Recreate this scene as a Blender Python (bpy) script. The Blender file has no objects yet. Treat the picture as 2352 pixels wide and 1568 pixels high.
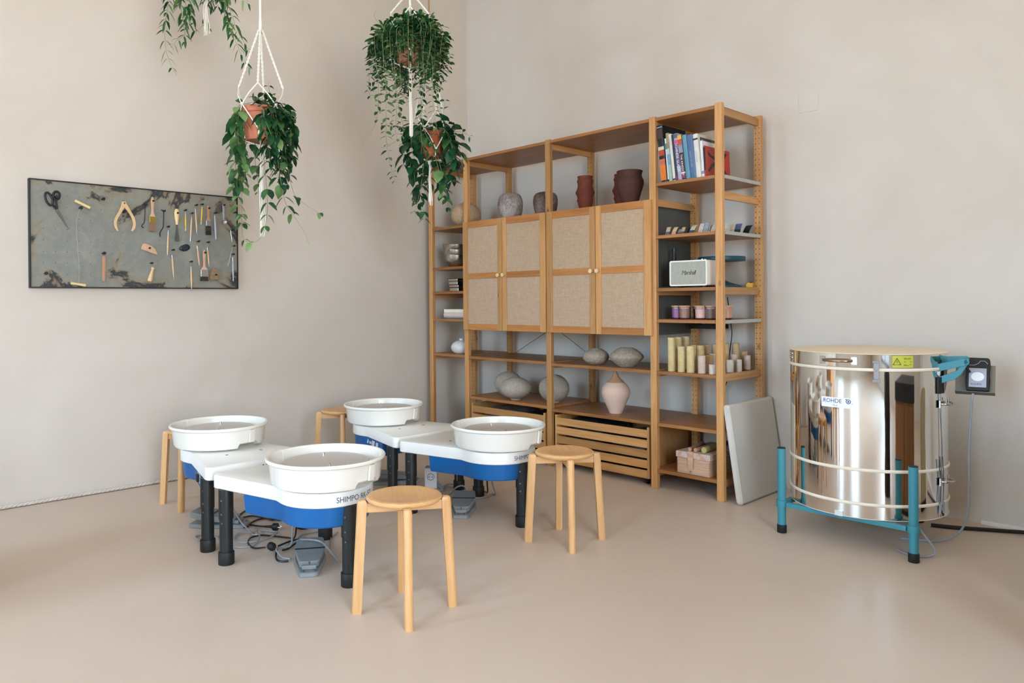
import bpy, bmesh, math, random
from mathutils import Vector, Matrix, Quaternion, noise as mnoise

scene = bpy.context.scene
COL = scene.collection
PI = math.pi
R = math.radians
random.seed(7)

# ------------------------------------------------------------------ camera
IMG_W, IMG_H = 2352, 1568
F_PX, SX, SY = 1715.7324, -75.11504, 86.02993
PITCH, ROLL, YAW = 0.00421, -0.00779, 0.82013
fwd = Vector((-math.sin(YAW) * math.cos(PITCH), math.cos(YAW) * math.cos(PITCH), -math.sin(PITCH)))
rgt = Vector((math.cos(YAW), math.sin(YAW), 0))
upv = rgt.cross(fwd)
r2 = math.cos(ROLL) * rgt + math.sin(ROLL) * upv
u2 = -math.sin(ROLL) * rgt + math.cos(ROLL) * upv
cam_data = bpy.data.cameras.new('camera')
cam = bpy.data.objects.new('camera', cam_data)
COL.objects.link(cam)
cam.matrix_world = Matrix(((r2.x, u2.x, -fwd.x, 4.89451), (r2.y, u2.y, -fwd.y, -4.43647),
                           (r2.z, u2.z, -fwd.z, 1.14909), (0, 0, 0, 1)))
cam_data.sensor_width = 36.0
cam_data.sensor_fit = 'HORIZONTAL'
cam_data.lens = 36.0 * F_PX / IMG_W
cam_data.shift_x = -SX / IMG_W
cam_data.shift_y = -SY / IMG_W
cam_data.clip_start = 0.05
cam_data.clip_end = 100
scene.camera = cam

# ------------------------------------------------------------------ daylight, added warm fill and exposure
scene.view_settings.view_transform = 'Standard'
scene.view_settings.look = 'None'
scene.view_settings.gamma = 1.0
scene.view_settings.use_curve_mapping = False
scene.view_settings.exposure = 0.13
world = bpy.data.worlds.new('World')
scene.world = world
world.use_nodes = True
bg = world.node_tree.nodes['Background']
bg.inputs['Color'].default_value = (0.80, 0.90, 1.0, 1)
bg.inputs['Strength'].default_value = 1.0


def window_light(name, loc, w, h, rz, tilt, power, color, spread=180):
    """light in one window opening; sky light tilts down, added warm fill up"""
    d = bpy.data.lights.new(name, 'AREA')
    d.shape = 'RECTANGLE'
    d.size, d.size_y = w, h
    d.energy = power
    d.color = color
    d.spread = R(spread)
    o = bpy.data.objects.new(name, d)
    COL.objects.link(o)
    o.location = loc
    o.rotation_euler = (R(90 - tilt), 0, R(rz))
    return o


WALL_FRONT_Y = -9.0
ROOM_X = 8.0
CEIL = 4.3
# window openings: wall, centre along the wall, sill, width, height, skylight power, added warm upward fill
WINDOWS = [
    ('front', 1.00, 0.35, 1.2, 2.85, 130, 25),
    ('front', 4.10, 0.35, 1.3, 2.85, 135, 40),
    ('right', -5.00, 0.35, 1.8, 2.85, 215, 215),  # unseen window, added to light the left wall
]
SKY = (0.40, 0.69, 1.0)
WARM_FILL = (1.0, 0.72, 0.44)
for (wall, c, wz, ww, wh, wp, gp) in WINDOWS:
    loc, rz = ((c, WALL_FRONT_Y + 0.03, wz + wh / 2), 0) if wall == 'front' else ((ROOM_X - 0.03, c, wz + wh / 2), 90)
    window_light('window_skylight', loc, ww, wh, rz, 30, wp, SKY, 145)
    window_light('window_warm_fill', loc, ww, wh, rz, -38, gp, WARM_FILL, 150)  # warm fill added to brighten the upper walls


# ------------------------------------------------------------------ materials
def lin(r, g, b):
    def c(v):
        v /= 255.0
        return v / 12.92 if v <= 0.04045 else ((v + 0.055) / 1.055) ** 2.4
    return (c(r), c(g), c(b), 1.0)


def new_mat(name):
    m = bpy.data.materials.new(name)
    m.use_nodes = True
    nt = m.node_tree
    return m, nt, nt.nodes['Principled BSDF']


def plain(name, rgb, rough=0.5, metal=0.0, coat=0.0, spec=0.5, vary=0.06, scale=14.0, bump=0.0, bscale=120.0,
          trans=0.0, sss=0.0, aniso=0.0):
    """a lightly mottled surface: base colour +- a few per cent of noise, optional fine bump"""
    m, nt, p = new_mat(name)
    tc = nt.nodes.new('ShaderNodeTexCoord')
    nz = nt.nodes.new('ShaderNodeTexNoise')
    nz.inputs['Scale'].default_value = scale
    nz.inputs['Detail'].default_value = 4
    nt.links.new(tc.outputs['Object'], nz.inputs['Vector'])
    rp = nt.nodes.new('ShaderNodeValToRGB')
    c = lin(*rgb)
    rp.color_ramp.elements[0].position = 0.3
    rp.color_ramp.elements[1].position = 0.7
    rp.color_ramp.elements[0].color = tuple(max(0, x * (1 - vary)) for x in c[:3]) + (1,)
    rp.color_ramp.elements[1].color = tuple(min(1, x * (1 + vary)) for x in c[:3]) + (1,)
    nt.links.new(nz.outputs['Fac'], rp.inputs['Fac'])
    nt.links.new(rp.outputs['Color'], p.inputs['Base Color'])
    p.inputs['Roughness'].default_value = rough
    p.inputs['Metallic'].default_value = metal
    p.inputs['Coat Weight'].default_value = coat
    p.inputs['Specular IOR Level'].default_value = spec
    p.inputs['Transmission Weight'].default_value = trans
    p.inputs['Anisotropic'].default_value = aniso
    if sss:
        p.inputs['Subsurface Weight'].default_value = sss
        p.inputs['Subsurface Radius'].default_value = (0.01, 0.012, 0.004)
    if bump:
        n2 = nt.nodes.new('ShaderNodeTexNoise')
        n2.inputs['Scale'].default_value = bscale
        n2.inputs['Detail'].default_value = 3
        nt.links.new(tc.outputs['Object'], n2.inputs['Vector'])
        b = nt.nodes.new('ShaderNodeBump')
        b.inputs['Strength'].default_value = bump
        b.inputs['Distance'].default_value = 0.004
        nt.links.new(n2.outputs['Fac'], b.inputs['Height'])
        nt.links.new(b.outputs['Normal'], p.inputs['Normal'])
    return m


def wood(name, light, dark, axis, grain=1.0, knots=0.0, rough=0.42, knot_rgb=(92, 52, 22), rnd=0.22, lines=0.35):
    """grain stretched along one axis, board-to-board variation, a few knots"""
    m, nt, p = new_mat(name)
    N, L = nt.nodes.new, nt.links.new
    tc = N('ShaderNodeTexCoord')
    oi = N('ShaderNodeObjectInfo')
    off = N('ShaderNodeVectorMath'); off.operation = 'SCALE'
    cmb = N('ShaderNodeCombineXYZ')
    L(oi.outputs['Random'], cmb.inputs[0]); L(oi.outputs['Random'], cmb.inputs[1]); L(oi.outputs['Random'], cmb.inputs[2])
    L(cmb.outputs[0], off.inputs[0]); off.inputs['Scale'].default_value = 17.0
    add = N('ShaderNodeVectorMath'); add.operation = 'ADD'
    L(tc.outputs['Object'], add.inputs[0]); L(off.outputs[0], add.inputs[1])
    mp = N('ShaderNodeMapping')
    s = [26.0 * grain] * 3
    s['xyz'.index(axis)] = 1.6 * grain
    mp.inputs['Scale'].default_value = s
    L(add.outputs[0], mp.inputs['Vector'])
    n1 = N('ShaderNodeTexNoise'); n1.inputs['Scale'].default_value = 1.0; n1.inputs['Detail'].default_value = 5
    n1.inputs['Distortion'].default_value = 1.2
    L(mp.outputs[0], n1.inputs['Vector'])
    n3 = N('ShaderNodeTexNoise'); n3.inputs['Scale'].default_value = 4.2; n3.inputs['Detail'].default_value = 3
    L(mp.outputs[0], n3.inputs['Vector'])
    mx0 = N('ShaderNodeMix'); mx0.data_type = 'FLOAT'; mx0.inputs[0].default_value = lines
    L(n1.outputs['Fac'], mx0.inputs[2]); L(n3.outputs['Fac'], mx0.inputs[3])
    rp = N('ShaderNodeValToRGB')
    rp.color_ramp.elements[0].position = 0.32; rp.color_ramp.elements[0].color = lin(*dark)
    rp.color_ramp.elements[1].position = 0.66; rp.color_ramp.elements[1].color = lin(*light)
    L(mx0.outputs[0], rp.inputs['Fac'])
    col = rp.outputs['Color']
    if knots:
        mk = N('ShaderNodeMapping'); sk = [7.5] * 3; sk['xyz'.index(axis)] = 4.0
        mk.inputs['Scale'].default_value = sk
        L(add.outputs[0], mk.inputs['Vector'])
        vo = N('ShaderNodeTexVoronoi'); vo.inputs['Scale'].default_value = 1.0
        L(mk.outputs[0], vo.inputs['Vector'])
        kr = N('ShaderNodeValToRGB')
        kr.color_ramp.elements[0].position = 0.02; kr.color_ramp.elements[0].color = (knots, knots, knots, 1)
        kr.color_ramp.elements[1].position = 0.11; kr.color_ramp.elements[1].color = (0, 0, 0, 1)
        L(vo.outputs['Distance'], kr.inputs['Fac'])
        mk2 = N('ShaderNodeMix'); mk2.data_type = 'RGBA'
        L(kr.outputs['Color'], mk2.inputs[0]); L(col, mk2.inputs[6]); mk2.inputs[7].default_value = lin(*knot_rgb)
        col = mk2.outputs[2]
    hv = N('ShaderNodeHueSaturation')
    mr = N('ShaderNodeMapRange'); mr.inputs[3].default_value = 1 - rnd; mr.inputs[4].default_value = 1 + rnd * 0.6
    L(oi.outputs['Random'], mr.inputs[0]); L(mr.outputs[0], hv.inputs['Value'])
    L(col, hv.inputs['Color'])
    L(hv.outputs['Color'], p.inputs['Base Color'])
    p.inputs['Roughness'].default_value = rough
    b = N('ShaderNodeBump'); b.inputs['Strength'].default_value = 0.12; b.inputs['Distance'].default_value = 0.002
    L(n3.outputs['Fac'], b.inputs['Height']); L(b.outputs['Normal'], p.inputs['Normal'])
    return m


def limewash(name, c1, c2, rough=0.85, scale=0.8, streak=None, bump=0.15, spec=0.3):
    m, nt, p = new_mat(name)
    N, L = nt.nodes.new, nt.links.new
    tc = N('ShaderNodeTexCoord')
    mp = N('ShaderNodeMapping')
    if streak:
        mp.inputs['Scale'].default_value = streak
    L(tc.outputs['Object'], mp.inputs['Vector'])
    n1 = N('ShaderNodeTexNoise'); n1.inputs['Scale'].default_value = scale; n1.inputs['Detail'].default_value = 7
    n1.inputs['Roughness'].default_value = 0.55; n1.inputs['Distortion'].default_value = 0.6
    L(mp.outputs[0], n1.inputs['Vector'])
    rp = N('ShaderNodeValToRGB')
    rp.color_ramp.elements[0].position = 0.3; rp.color_ramp.elements[0].color = lin(*c1)
    rp.color_ramp.elements[1].position = 0.72; rp.color_ramp.elements[1].color = lin(*c2)
    L(n1.outputs['Fac'], rp.inputs['Fac']); L(rp.outputs['Color'], p.inputs['Base Color'])
    p.inputs['Roughness'].default_value = rough
    p.inputs['Specular IOR Level'].default_value = spec
    n2 = N('ShaderNodeTexNoise'); n2.inputs['Scale'].default_value = 9; n2.inputs['Detail'].default_value = 8
    L(tc.outputs['Object'], n2.inputs['Vector'])
    b = N('ShaderNodeBump'); b.inputs['Strength'].default_value = bump; b.inputs['Distance'].default_value = 0.01
    L(n2.outputs['Fac'], b.inputs['Height']); L(b.outputs['Normal'], p.inputs['Normal'])
    return m


def speckled(name, base, spot, scale=60, lo=0.45, hi=0.6, rough=0.8, bump=0.5, bscale=55, big=None):
    """stoneware: two glaze tones broken up by noise, with a pitted surface"""
    m, nt, p = new_mat(name)
    N, L = nt.nodes.new, nt.links.new
    tc = N('ShaderNodeTexCoord')
    n1 = N('ShaderNodeTexNoise'); n1.inputs['Scale'].default_value = scale; n1.inputs['Detail'].default_value = 8
    n1.inputs['Roughness'].default_value = 0.7
    L(tc.outputs['Object'], n1.inputs['Vector'])
    fac = n1.outputs['Fac']
    if big:
        n0 = N('ShaderNodeTexNoise'); n0.inputs['Scale'].default_value = big; n0.inputs['Detail'].default_value = 3
        L(tc.outputs['Object'], n0.inputs['Vector'])
        mx = N('ShaderNodeMix'); mx.data_type = 'FLOAT'; mx.inputs[0].default_value = 0.5
        L(fac, mx.inputs[2]); L(n0.outputs['Fac'], mx.inputs[3]); fac = mx.outputs[0]
    rp = N('ShaderNodeValToRGB')
    rp.color_ramp.elements[0].position = lo; rp.color_ramp.elements[0].color = lin(*spot)
    rp.color_ramp.elements[1].position = hi; rp.color_ramp.elements[1].color = lin(*base)
    L(fac, rp.inputs['Fac']); L(rp.outputs['Color'], p.inputs['Base Color'])
    p.inputs['Roughness'].default_value = rough
    n2 = N('ShaderNodeTexVoronoi'); n2.inputs['Scale'].default_value = bscale
    L(tc.outputs['Object'], n2.inputs['Vector'])
    b = N('ShaderNodeBump'); b.inputs['Strength'].default_value = bump; b.inputs['Distance'].default_value = 0.006
    L(n2.outputs['Distance'], b.inputs['Height']); L(b.outputs['Normal'], p.inputs['Normal'])
    return m


def burlap(name, c1, c2):
    m, nt, p = new_mat(name)
    N, L = nt.nodes.new, nt.links.new
    tc = N('ShaderNodeTexCoord')
    outs = []
    for s in ((420, 420, 26), (34, 34, 420)):
        mp = N('ShaderNodeMapping'); mp.inputs['Scale'].default_value = s
        L(tc.outputs['Object'], mp.inputs['Vector'])
        n = N('ShaderNodeTexNoise'); n.inputs['Scale'].default_value = 1; n.inputs['Detail'].default_value = 3
        L(mp.outputs[0], n.inputs['Vector']); outs.append(n.outputs['Fac'])
    mx = N('ShaderNodeMix'); mx.data_type = 'FLOAT'; mx.inputs[0].default_value = 0.5
    L(outs[0], mx.inputs[2]); L(outs[1], mx.inputs[3])
    rp = N('ShaderNodeValToRGB')
    rp.color_ramp.elements[0].position = 0.35; rp.color_ramp.elements[0].color = lin(*c1)
    rp.color_ramp.elements[1].position = 0.65; rp.color_ramp.elements[1].color = lin(*c2)
    L(mx.outputs[0], rp.inputs['Fac']); L(rp.outputs['Color'], p.inputs['Base Color'])
    p.inputs['Roughness'].default_value = 0.9
    b = N('ShaderNodeBump'); b.inputs['Strength'].default_value = 0.4; b.inputs['Distance'].default_value = 0.002
    L(mx.outputs[0], b.inputs['Height']); L(b.outputs['Normal'], p.inputs['Normal'])
    return m


def stone_slab(name):
    """grey-green slate veneer, dark and rusty cloud veins gathering towards its rim"""
    m, nt, p = new_mat(name)
    N, L = nt.nodes.new, nt.links.new
    tc = N('ShaderNodeTexCoord')
    n1 = N('ShaderNodeTexNoise'); n1.inputs['Scale'].default_value = 3.0; n1.inputs['Detail'].default_value = 10
    n1.inputs['Roughness'].default_value = 0.62; n1.inputs['Distortion'].default_value = 0.7
    L(tc.outputs['Object'], n1.inputs['Vector'])
    sx = N('ShaderNodeSeparateXYZ'); L(tc.outputs['Generated'], sx.inputs[0])
    def edge(sock):
        a_ = N('ShaderNodeMath'); a_.operation = 'SUBTRACT'; L(sock, a_.inputs[0]); a_.inputs[1].default_value = 0.5
        b_ = N('ShaderNodeMath'); b_.operation = 'ABSOLUTE'; L(a_.outputs[0], b_.inputs[0])
        return b_.outputs[0]
    mxm = N('ShaderNodeMath'); mxm.operation = 'MAXIMUM'
    L(edge(sx.outputs[1]), mxm.inputs[0]); L(edge(sx.outputs[2]), mxm.inputs[1])
    mr0 = N('ShaderNodeMapRange'); mr0.inputs[1].default_value = 0.18; mr0.inputs[2].default_value = 0.5
    mr0.inputs[3].default_value = 0.09; mr0.inputs[4].default_value = -0.05
    L(mxm.outputs[0], mr0.inputs[0])
    ad = N('ShaderNodeMath'); ad.operation = 'ADD'
    L(n1.outputs['Fac'], ad.inputs[0]); L(mr0.outputs[0], ad.inputs[1])
    rp = N('ShaderNodeValToRGB')
    cr = rp.color_ramp
    cr.elements[0].position = 0.25; cr.elements[0].color = lin(146, 136, 116)
    cr.elements[1].position = 0.70; cr.elements[1].color = lin(146, 146, 138)
    for pos, c in ((0.33, (140, 132, 112)), (0.375, (126, 104, 84)), (0.395, (58, 60, 60)), (0.425, (46, 50, 54)), (0.44, (112, 104, 92)), (0.46, (140, 132, 114)), (0.50, (138, 138, 128)),
                   (0.60, (130, 132, 126))):
        e = cr.elements.new(pos); e.color = lin(*c)
    L(ad.outputs[0], rp.inputs['Fac'])
    n2 = N('ShaderNodeTexNoise'); n2.inputs['Scale'].default_value = 30; n2.inputs['Detail'].default_value = 6
    L(tc.outputs['Object'], n2.inputs['Vector'])
    mr = N('ShaderNodeMapRange'); mr.inputs[3].default_value = 0.82; mr.inputs[4].default_value = 1.18
    L(n2.outputs['Fac'], mr.inputs[0])
    hv = N('ShaderNodeHueSaturation'); L(mr.outputs[0], hv.inputs['Value']); L(rp.outputs['Color'], hv.inputs['Color'])
    L(hv.outputs['Color'], p.inputs['Base Color'])
    p.inputs['Roughness'].default_value = 0.65
    return m


def leaf_mat(name, c1, c2, rough=0.38):
    m, nt, p = new_mat(name)
    N, L = nt.nodes.new, nt.links.new
    tc = N('ShaderNodeTexCoord')
    n1 = N('ShaderNodeTexNoise'); n1.inputs['Scale'].default_value = 11; n1.inputs['Detail'].default_value = 2
    L(tc.outputs['Object'], n1.inputs['Vector'])
    rp = N('ShaderNodeValToRGB')
    rp.color_ramp.elements[0].position = 0.35; rp.color_ramp.elements[0].color = lin(*c1)
    rp.color_ramp.elements[1].position = 0.68; rp.color_ramp.elements[1].color = lin(*c2)
    L(n1.outputs['Fac'], rp.inputs['Fac']); L(rp.outputs['Color'], p.inputs['Base Color'])
    p.inputs['Roughness'].default_value = rough
    tr = N('ShaderNodeBsdfTranslucent'); L(rp.outputs['Color'], tr.inputs['Color'])
    mx = N('ShaderNodeMixShader'); mx.inputs[0].default_value = 0.22
    out = nt.nodes['Material Output']
    L(p.outputs[0], mx.inputs[1]); L(tr.outputs[0], mx.inputs[2]); L(mx.outputs[0], out.inputs['Surface'])
    return m


PL, PD = (208, 158, 102), (180, 126, 70)
M = {}
for ax in 'xyz':
    M['pine_' + ax] = wood('oiled_pine_' + ax, PL, PD, ax, 1.0, 0.85)
    M['beech_' + ax] = wood('pale_beech_' + ax, (226, 180, 126), (210, 158, 102), ax, 1.1, 0.0, 0.4, rnd=0.05)
M['door_rail'] = wood('oiled_pine_rail', (200, 138, 76), (168, 104, 48), 'x', 1.0, 0.6)
M['shelf_wood'] = wood('shaded_shelf_pine', (172, 118, 68), (138, 88, 44), 'x', 1.0, 0.5)  # shade between the shelves is put into this darker pine colour
M['cabinet_grey'] = plain('grey_cabinet_side', (84, 88, 86), 0.5)
M['wall'] = limewash('limewash_plaster', (205, 195, 182), (216, 208, 197), scale=1.1, bump=0.12)
M['floor'] = limewash('microcement_floor', (203, 184, 166), (212, 194, 178), rough=0.42, scale=0.9, bump=0.03, spec=0.35)
M['ceiling'] = limewash('ceiling_paint', (226, 220, 210), (232, 227, 218), bump=0.03)
M['burlap'] = burlap('woven_jute', (172, 146, 118), (196, 170, 142))
M['hole'] = plain('peg_hole_dark', (46, 28, 14), 0.9)
M['edge'] = plain('pale_edge_strip', (176, 176, 170), 0.45)
M['wire'] = plain('brace_wire', (96, 84, 72), 0.5, 0.4)
M['knob'] = plain('pale_wood_knob', (226, 200, 150), 0.4)
M['white_plastic'] = plain('white_plastic', (238, 236, 230), 0.28, coat=0.15, vary=0.01)
M['cream_plastic'] = plain('cream_plastic', (240, 236, 226), 0.25, coat=0.2, vary=0.01)
M['blue'] = plain('blue_enamel', (0, 92, 158), 0.38, vary=0.02)
M['black_tube'] = plain('black_tube', (20, 26, 27), 0.45, vary=0.1)
M['black'] = plain('black_rubber', (22, 24, 25), 0.55, vary=0.1)
M['ink'] = plain('navy_lettering', (74, 72, 98), 0.5)
M['bolt'] = plain('bolt_steel', (120, 122, 124), 0.3, 0.9)
M['grey_pedal'] = plain('grey_cast_metal', (132, 136, 136), 0.40, 0.0, vary=0.1, bump=0.1)
M['cable_grey'] = plain('grey_cable', (150, 152, 156), 0.45)
M['cable_black'] = plain('black_cable', (20, 21, 23), 0.4)
M['white_socket'] = plain('white_socket', (226, 228, 234), 0.4, vary=0.01)
M['grey_socket'] = plain('grey_socket_insert', (120, 124, 130), 0.5)
M['terracotta'] = plain('terracotta', (184, 112, 82), 0.85, vary=0.1, scale=20)
M['terracotta_dark'] = plain('brown_terracotta', (150, 78, 44), 0.8, vary=0.12)
M['soil'] = plain('potting_soil', (52, 38, 28), 0.95, bump=0.6, bscale=60)
M['cotton'] = plain('cotton_cord', (232, 226, 214), 0.9, vary=0.05, bump=0.3, bscale=300)
M['jute'] = plain('jute_rope', (156, 122, 84), 0.9, vary=0.15)
M['leaf_dark'] = leaf_mat('leaf_dark', (20, 60, 38), (40, 92, 58), 0.3)
M['leaf_mid'] = leaf_mat('leaf_mid', (34, 78, 40), (70, 118, 66))
M['leaf_light'] = leaf_mat('leaf_light', (88, 128, 72), (128, 164, 106))
M['stem'] = plain('vine_stem', (128, 138, 92), 0.6)
M['teal'] = plain('teal_enamel', (58, 134, 148), 0.42, vary=0.02)
M['teal_dark'] = plain('dark_teal_plastic', (10, 70, 84), 0.45)
M['gasket'] = plain('cream_fibre_band', (236, 224, 204), 0.7, vary=0.02)
M['lid_top'] = plain('cream_lid_board', (240, 224, 196), 0.75, vary=0.03, scale=5)
M['chrome'] = plain('polished_steel', (200, 198, 194), 0.16, 1.0)
M['brass'] = plain('nickel_handle', (168, 150, 128), 0.3, 1.0)
M['bracket'] = plain('grey_bracket', (124, 126, 122), 0.4, 0.7)
M['yellow_label'] = plain('warning_yellow', (188, 188, 62), 0.45)
M['label_white'] = plain('label_white', (238, 240, 244), 0.4, vary=0.01)
M['label_grey'] = plain('label_grey', (168, 174, 186), 0.45)
M['clear_white'] = plain('frosted_clip', (214, 214, 210), 0.3)
M['plaster'] = plain('plaster_board', (210, 204, 194), 0.8, vary=0.035, scale=5)
M['plaster_edge'] = plain('plaster_edge', (226, 224, 216), 0.8, vary=0.03)
M['slate'] = stone_slab('slate_veneer')
M['rope'] = plain('twisted_rope', (214, 204, 194), 0.85, vary=0.06)
M['glass'] = plain('window_glass', (240, 246, 250), 0.02, 0, trans=1.0, vary=0.0)
M['frame_paint'] = plain('window_frame_paint', (60, 60, 62), 0.4)


# brushed mirror steel for the kiln jacket
def kiln_steel():
    m, nt, p = new_mat('mirror_steel_jacket')
    N, L = nt.nodes.new, nt.links.new
    tc = N('ShaderNodeTexCoord')
    mp = N('ShaderNodeMapping'); mp.inputs['Scale'].default_value = (2.2, 2.2, 0.5)
    L(tc.outputs['Object'], mp.inputs['Vector'])
    n = N('ShaderNodeTexNoise'); n.inputs['Scale'].default_value = 4; n.inputs['Detail'].default_value = 2
    L(mp.outputs[0], n.inputs['Vector'])
    b = N('ShaderNodeBump'); b.inputs['Strength'].default_value = 0.10; b.inputs['Distance'].default_value = 0.01
    L(n.outputs['Fac'], b.inputs['Height']); L(b.outputs['Normal'], p.inputs['Normal'])
    p.inputs['Base Color'].default_value = (0.80, 0.765, 0.72, 1)
    p.inputs['Metallic'].default_value = 1.0
    p.inputs['Roughness'].default_value = 0.045
    return m


M['steel'] = kiln_steel()


# turned aluminium wheel head
def turned_alu():
    m, nt, p = new_mat('turned_aluminium')
    N, L = nt.nodes.new, nt.links.new
    tc = N('ShaderNodeTexCoord')
    w = N('ShaderNodeTexWave'); w.wave_type = 'RINGS'; w.rings_direction = 'Z'
    w.inputs['Scale'].default_value = 22; w.inputs['Distortion'].default_value = 0.3
    L(tc.outputs['Object'], w.inputs['Vector'])
    b = N('ShaderNodeBump'); b.inputs['Strength'].default_value = 0.18; b.inputs['Distance'].default_value = 0.002
    L(w.outputs['Fac'], b.inputs['Height']); L(b.outputs['Normal'], p.inputs['Normal'])
    p.inputs['Base Color'].default_value = (0.66, 0.63, 0.60, 1)
    p.inputs['Metallic'].default_value = 0.6
    p.inputs['Roughness'].default_value = 0.38
    return m


M['alu'] = turned_alu()


# ------------------------------------------------------------------ mesh builder
class MB:
    def __init__(s):
        s.v, s.f, s.m = [], [], []

    def add(s, verts, faces, mat=0):
        o = len(s.v)
        s.v += [tuple(v) for v in verts]
        s.f += [tuple(i + o for i in f) for f in faces]
        s.m += [mat] * len(faces)
        return s

    def box(s, x0, x1, y0, y1, z0, z1, mat=0):
        v = [(x, y, z) for z in (z0, z1) for y in (y0, y1) for x in (x0, x1)]
        return s.add(v, [(0, 2, 3, 1), (4, 5, 7, 6), (0, 1, 5, 4), (2, 6, 7, 3), (0, 4, 6, 2), (1, 3, 7, 5)], mat)

    def obox(s, c, size, mtx, mat=0):
        h = [d / 2 for d in size]
        v = [Vector(c) + mtx @ Vector((sx * h[0], sy * h[1], sz * h[2])) for sz in (-1, 1) for sy in (-1, 1) for sx in (-1, 1)]
        return s.add(v, [(0, 2, 3, 1), (4, 5, 7, 6), (0, 1, 5, 4), (2, 6, 7, 3), (0, 4, 6, 2), (1, 3, 7, 5)], mat)

    def prism(s, poly, a, b, plane='xy', mat=0):
        """extrude a 2-D outline between a and b along the axis the plane leaves out"""
        def P(q, h):
            return {'xy': (q[0], q[1], h), 'xz': (q[0], h, q[1]), 'yz': (h, q[0], q[1])}[plane]
        n = len(poly)
        v = [P(q, a) for q in poly] + [P(q, b) for q in poly]
        f = [tuple(range(n))[::-1], tuple(range(n, 2 * n))] + [(i, (i + 1) % n, (i + 1) % n + n, i + n) for i in range(n)]
        return s.add(v, f, mat)

    def loft(s, rings, closed=False, caps=True, mat=0):
        n = len(rings[0])
        v = [p for r in rings for p in r]
        k = len(rings)
        f = []
        for i in range(k if closed else k - 1):
            for j in range(n):
                a, b = i * n + j, i * n + (j + 1) % n
                c, d = ((i + 1) % k) * n + (j + 1) % n, ((i + 1) % k) * n + j
                f.append((a, b, c, d))
        if caps and not closed:
            f.append(tuple(range(n))[::-1])
            f.append(tuple(range((k - 1) * n, k * n)))
        return s.add(v, f, mat)

    def cyl(s, p0, p1, r0, r1=None, n=20, mat=0, caps=True):
        r1 = r0 if r1 is None else r1
        p0, p1 = Vector(p0), Vector(p1)
        q = (p1 - p0).to_track_quat('Z', 'Y')
        ring = lambda p, r: [p + q @ Vector((r * math.cos(2 * PI * i / n), r * math.sin(2 * PI * i / n), 0)) for i in range(n)]
        return s.loft([ring(p0, r0), ring(p1, r1)], caps=caps, mat=mat)

    def lathe(s, prof, n=40, c=(0, 0, 0), mat=0, a0=0.0, a1=None, jitter=None):
        full = a1 is None
        k = n if full else n + 1
        A = [a0 + (2 * PI if full else a1 - a0) * i / n for i in range(k)]
        rings = []
        for r, z in prof:
            rings.append([(c[0] + r * math.cos(a), c[1] + r * math.sin(a), c[2] + z) for a in A])
        v = [p for rg in rings for p in rg]
        f = []
        for i in range(len(prof) - 1):
            for j in range(n):
                a, b = i * k + j, i * k + (j + 1) % k
                f.append((a, b, b + k, a + k))
        return s.add(v, f, mat)

    def tube(s, pts, r, n=8, mat=0, closed=False, caps=True):
        pts = [Vector(p) for p in pts]
        rad = r if isinstance(r, (list, tuple)) else [r] * len(pts)
        rings = []
        K = len(pts)
        ref = None
        for i, p in enumerate(pts):
            if closed:
                t = pts[(i + 1) % K] - pts[i - 1]
            else:
                t = pts[min(i + 1, K - 1)] - pts[max(i - 1, 0)]
            t = t.normalized() if t.length > 1e-9 else Vector((0, 0, 1))
            if ref is None:
                ref = Vector((0, 0, 1)) if abs(t.z) < 0.9 else Vector((1, 0, 0))
                ref = (ref - t * ref.dot(t)).normalized()
            else:
                ref = (ref - t * ref.dot(t))
                ref = ref.normalized() if ref.length > 1e-6 else t.orthogonal().normalized()
            b = t.cross(ref)
            rings.append([p + (ref * math.cos(2 * PI * j / n) + b * math.sin(2 * PI * j / n)) * rad[i] for j in range(n)])
        return s.loft(rings, closed=closed, caps=caps, mat=mat)

    def ball(s, c, rx, ry=None, rz=None, n=16, k=10, mat=0):
        ry = rx if ry is None else ry
        rz = rx if rz is None else rz
        prof = []
        rings = []
        for i in range(1, k):
            t = PI * i / k
            rings.append([(c[0] + rx * math.sin(t) * math.cos(2 * PI * j / n), c[1] + ry * math.sin(t) * math.sin(2 * PI * j / n),
                           c[2] - rz * math.cos(t)) for j in range(n)])
        return s.loft(rings, mat=mat)

    def text(s, body, size, place, mat=0, align='LEFT', spacing=1.0, depth=0.0):
        """flat lettering; place maps (u, v) in metres to a point in space"""
        cu = bpy.data.curves.new('lettering', 'FONT')
        cu.body = body
        cu.size = size
        cu.align_x = align
        cu.space_character = spacing
        cu.resolution_u = 3
        ob = bpy.data.objects.new('lettering', cu)
        me = ob.to_mesh()
        vs = [place(v.co.x, v.co.y) for v in me.vertices]
        fs = [tuple(p.vertices) for p in me.polygons]
        s.add(vs, fs, mat)
        ob.to_mesh_clear()
        bpy.data.objects.remove(ob)
        bpy.data.curves.remove(cu)
        return s

    def xform(s, mtx, start=0):
        for i in range(start, len(s.v)):
            s.v[i] = tuple(mtx @ Vector(s.v[i]))
        return s

    def build(s, name, mats, parent=None, smooth=40, bevel=0.0, seg=2, subsurf=0, loc=None):
        me = bpy.data.meshes.new(name)
        me.from_pydata(s.v, [], s.f)
        if not isinstance(mats, (list, tuple)):
            mats = [mats]
        for mm in mats:
            me.materials.append(M[mm] if isinstance(mm, str) else mm)
        me.polygons.foreach_set('material_index', s.m)
        bm = bmesh.new()
        bm.from_mesh(me)
        bmesh.ops.recalc_face_normals(bm, faces=bm.faces)
        bm.to_mesh(me)
        bm.free()
        if smooth:
            me.shade_smooth()
            me.set_sharp_from_angle(angle=R(smooth))
        else:
            me.shade_flat()
        me.update()
        o = bpy.data.objects.new(name, me)
        COL.objects.link(o)
        if parent:
            o.parent = parent
        if loc:
            o.location = loc
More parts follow.
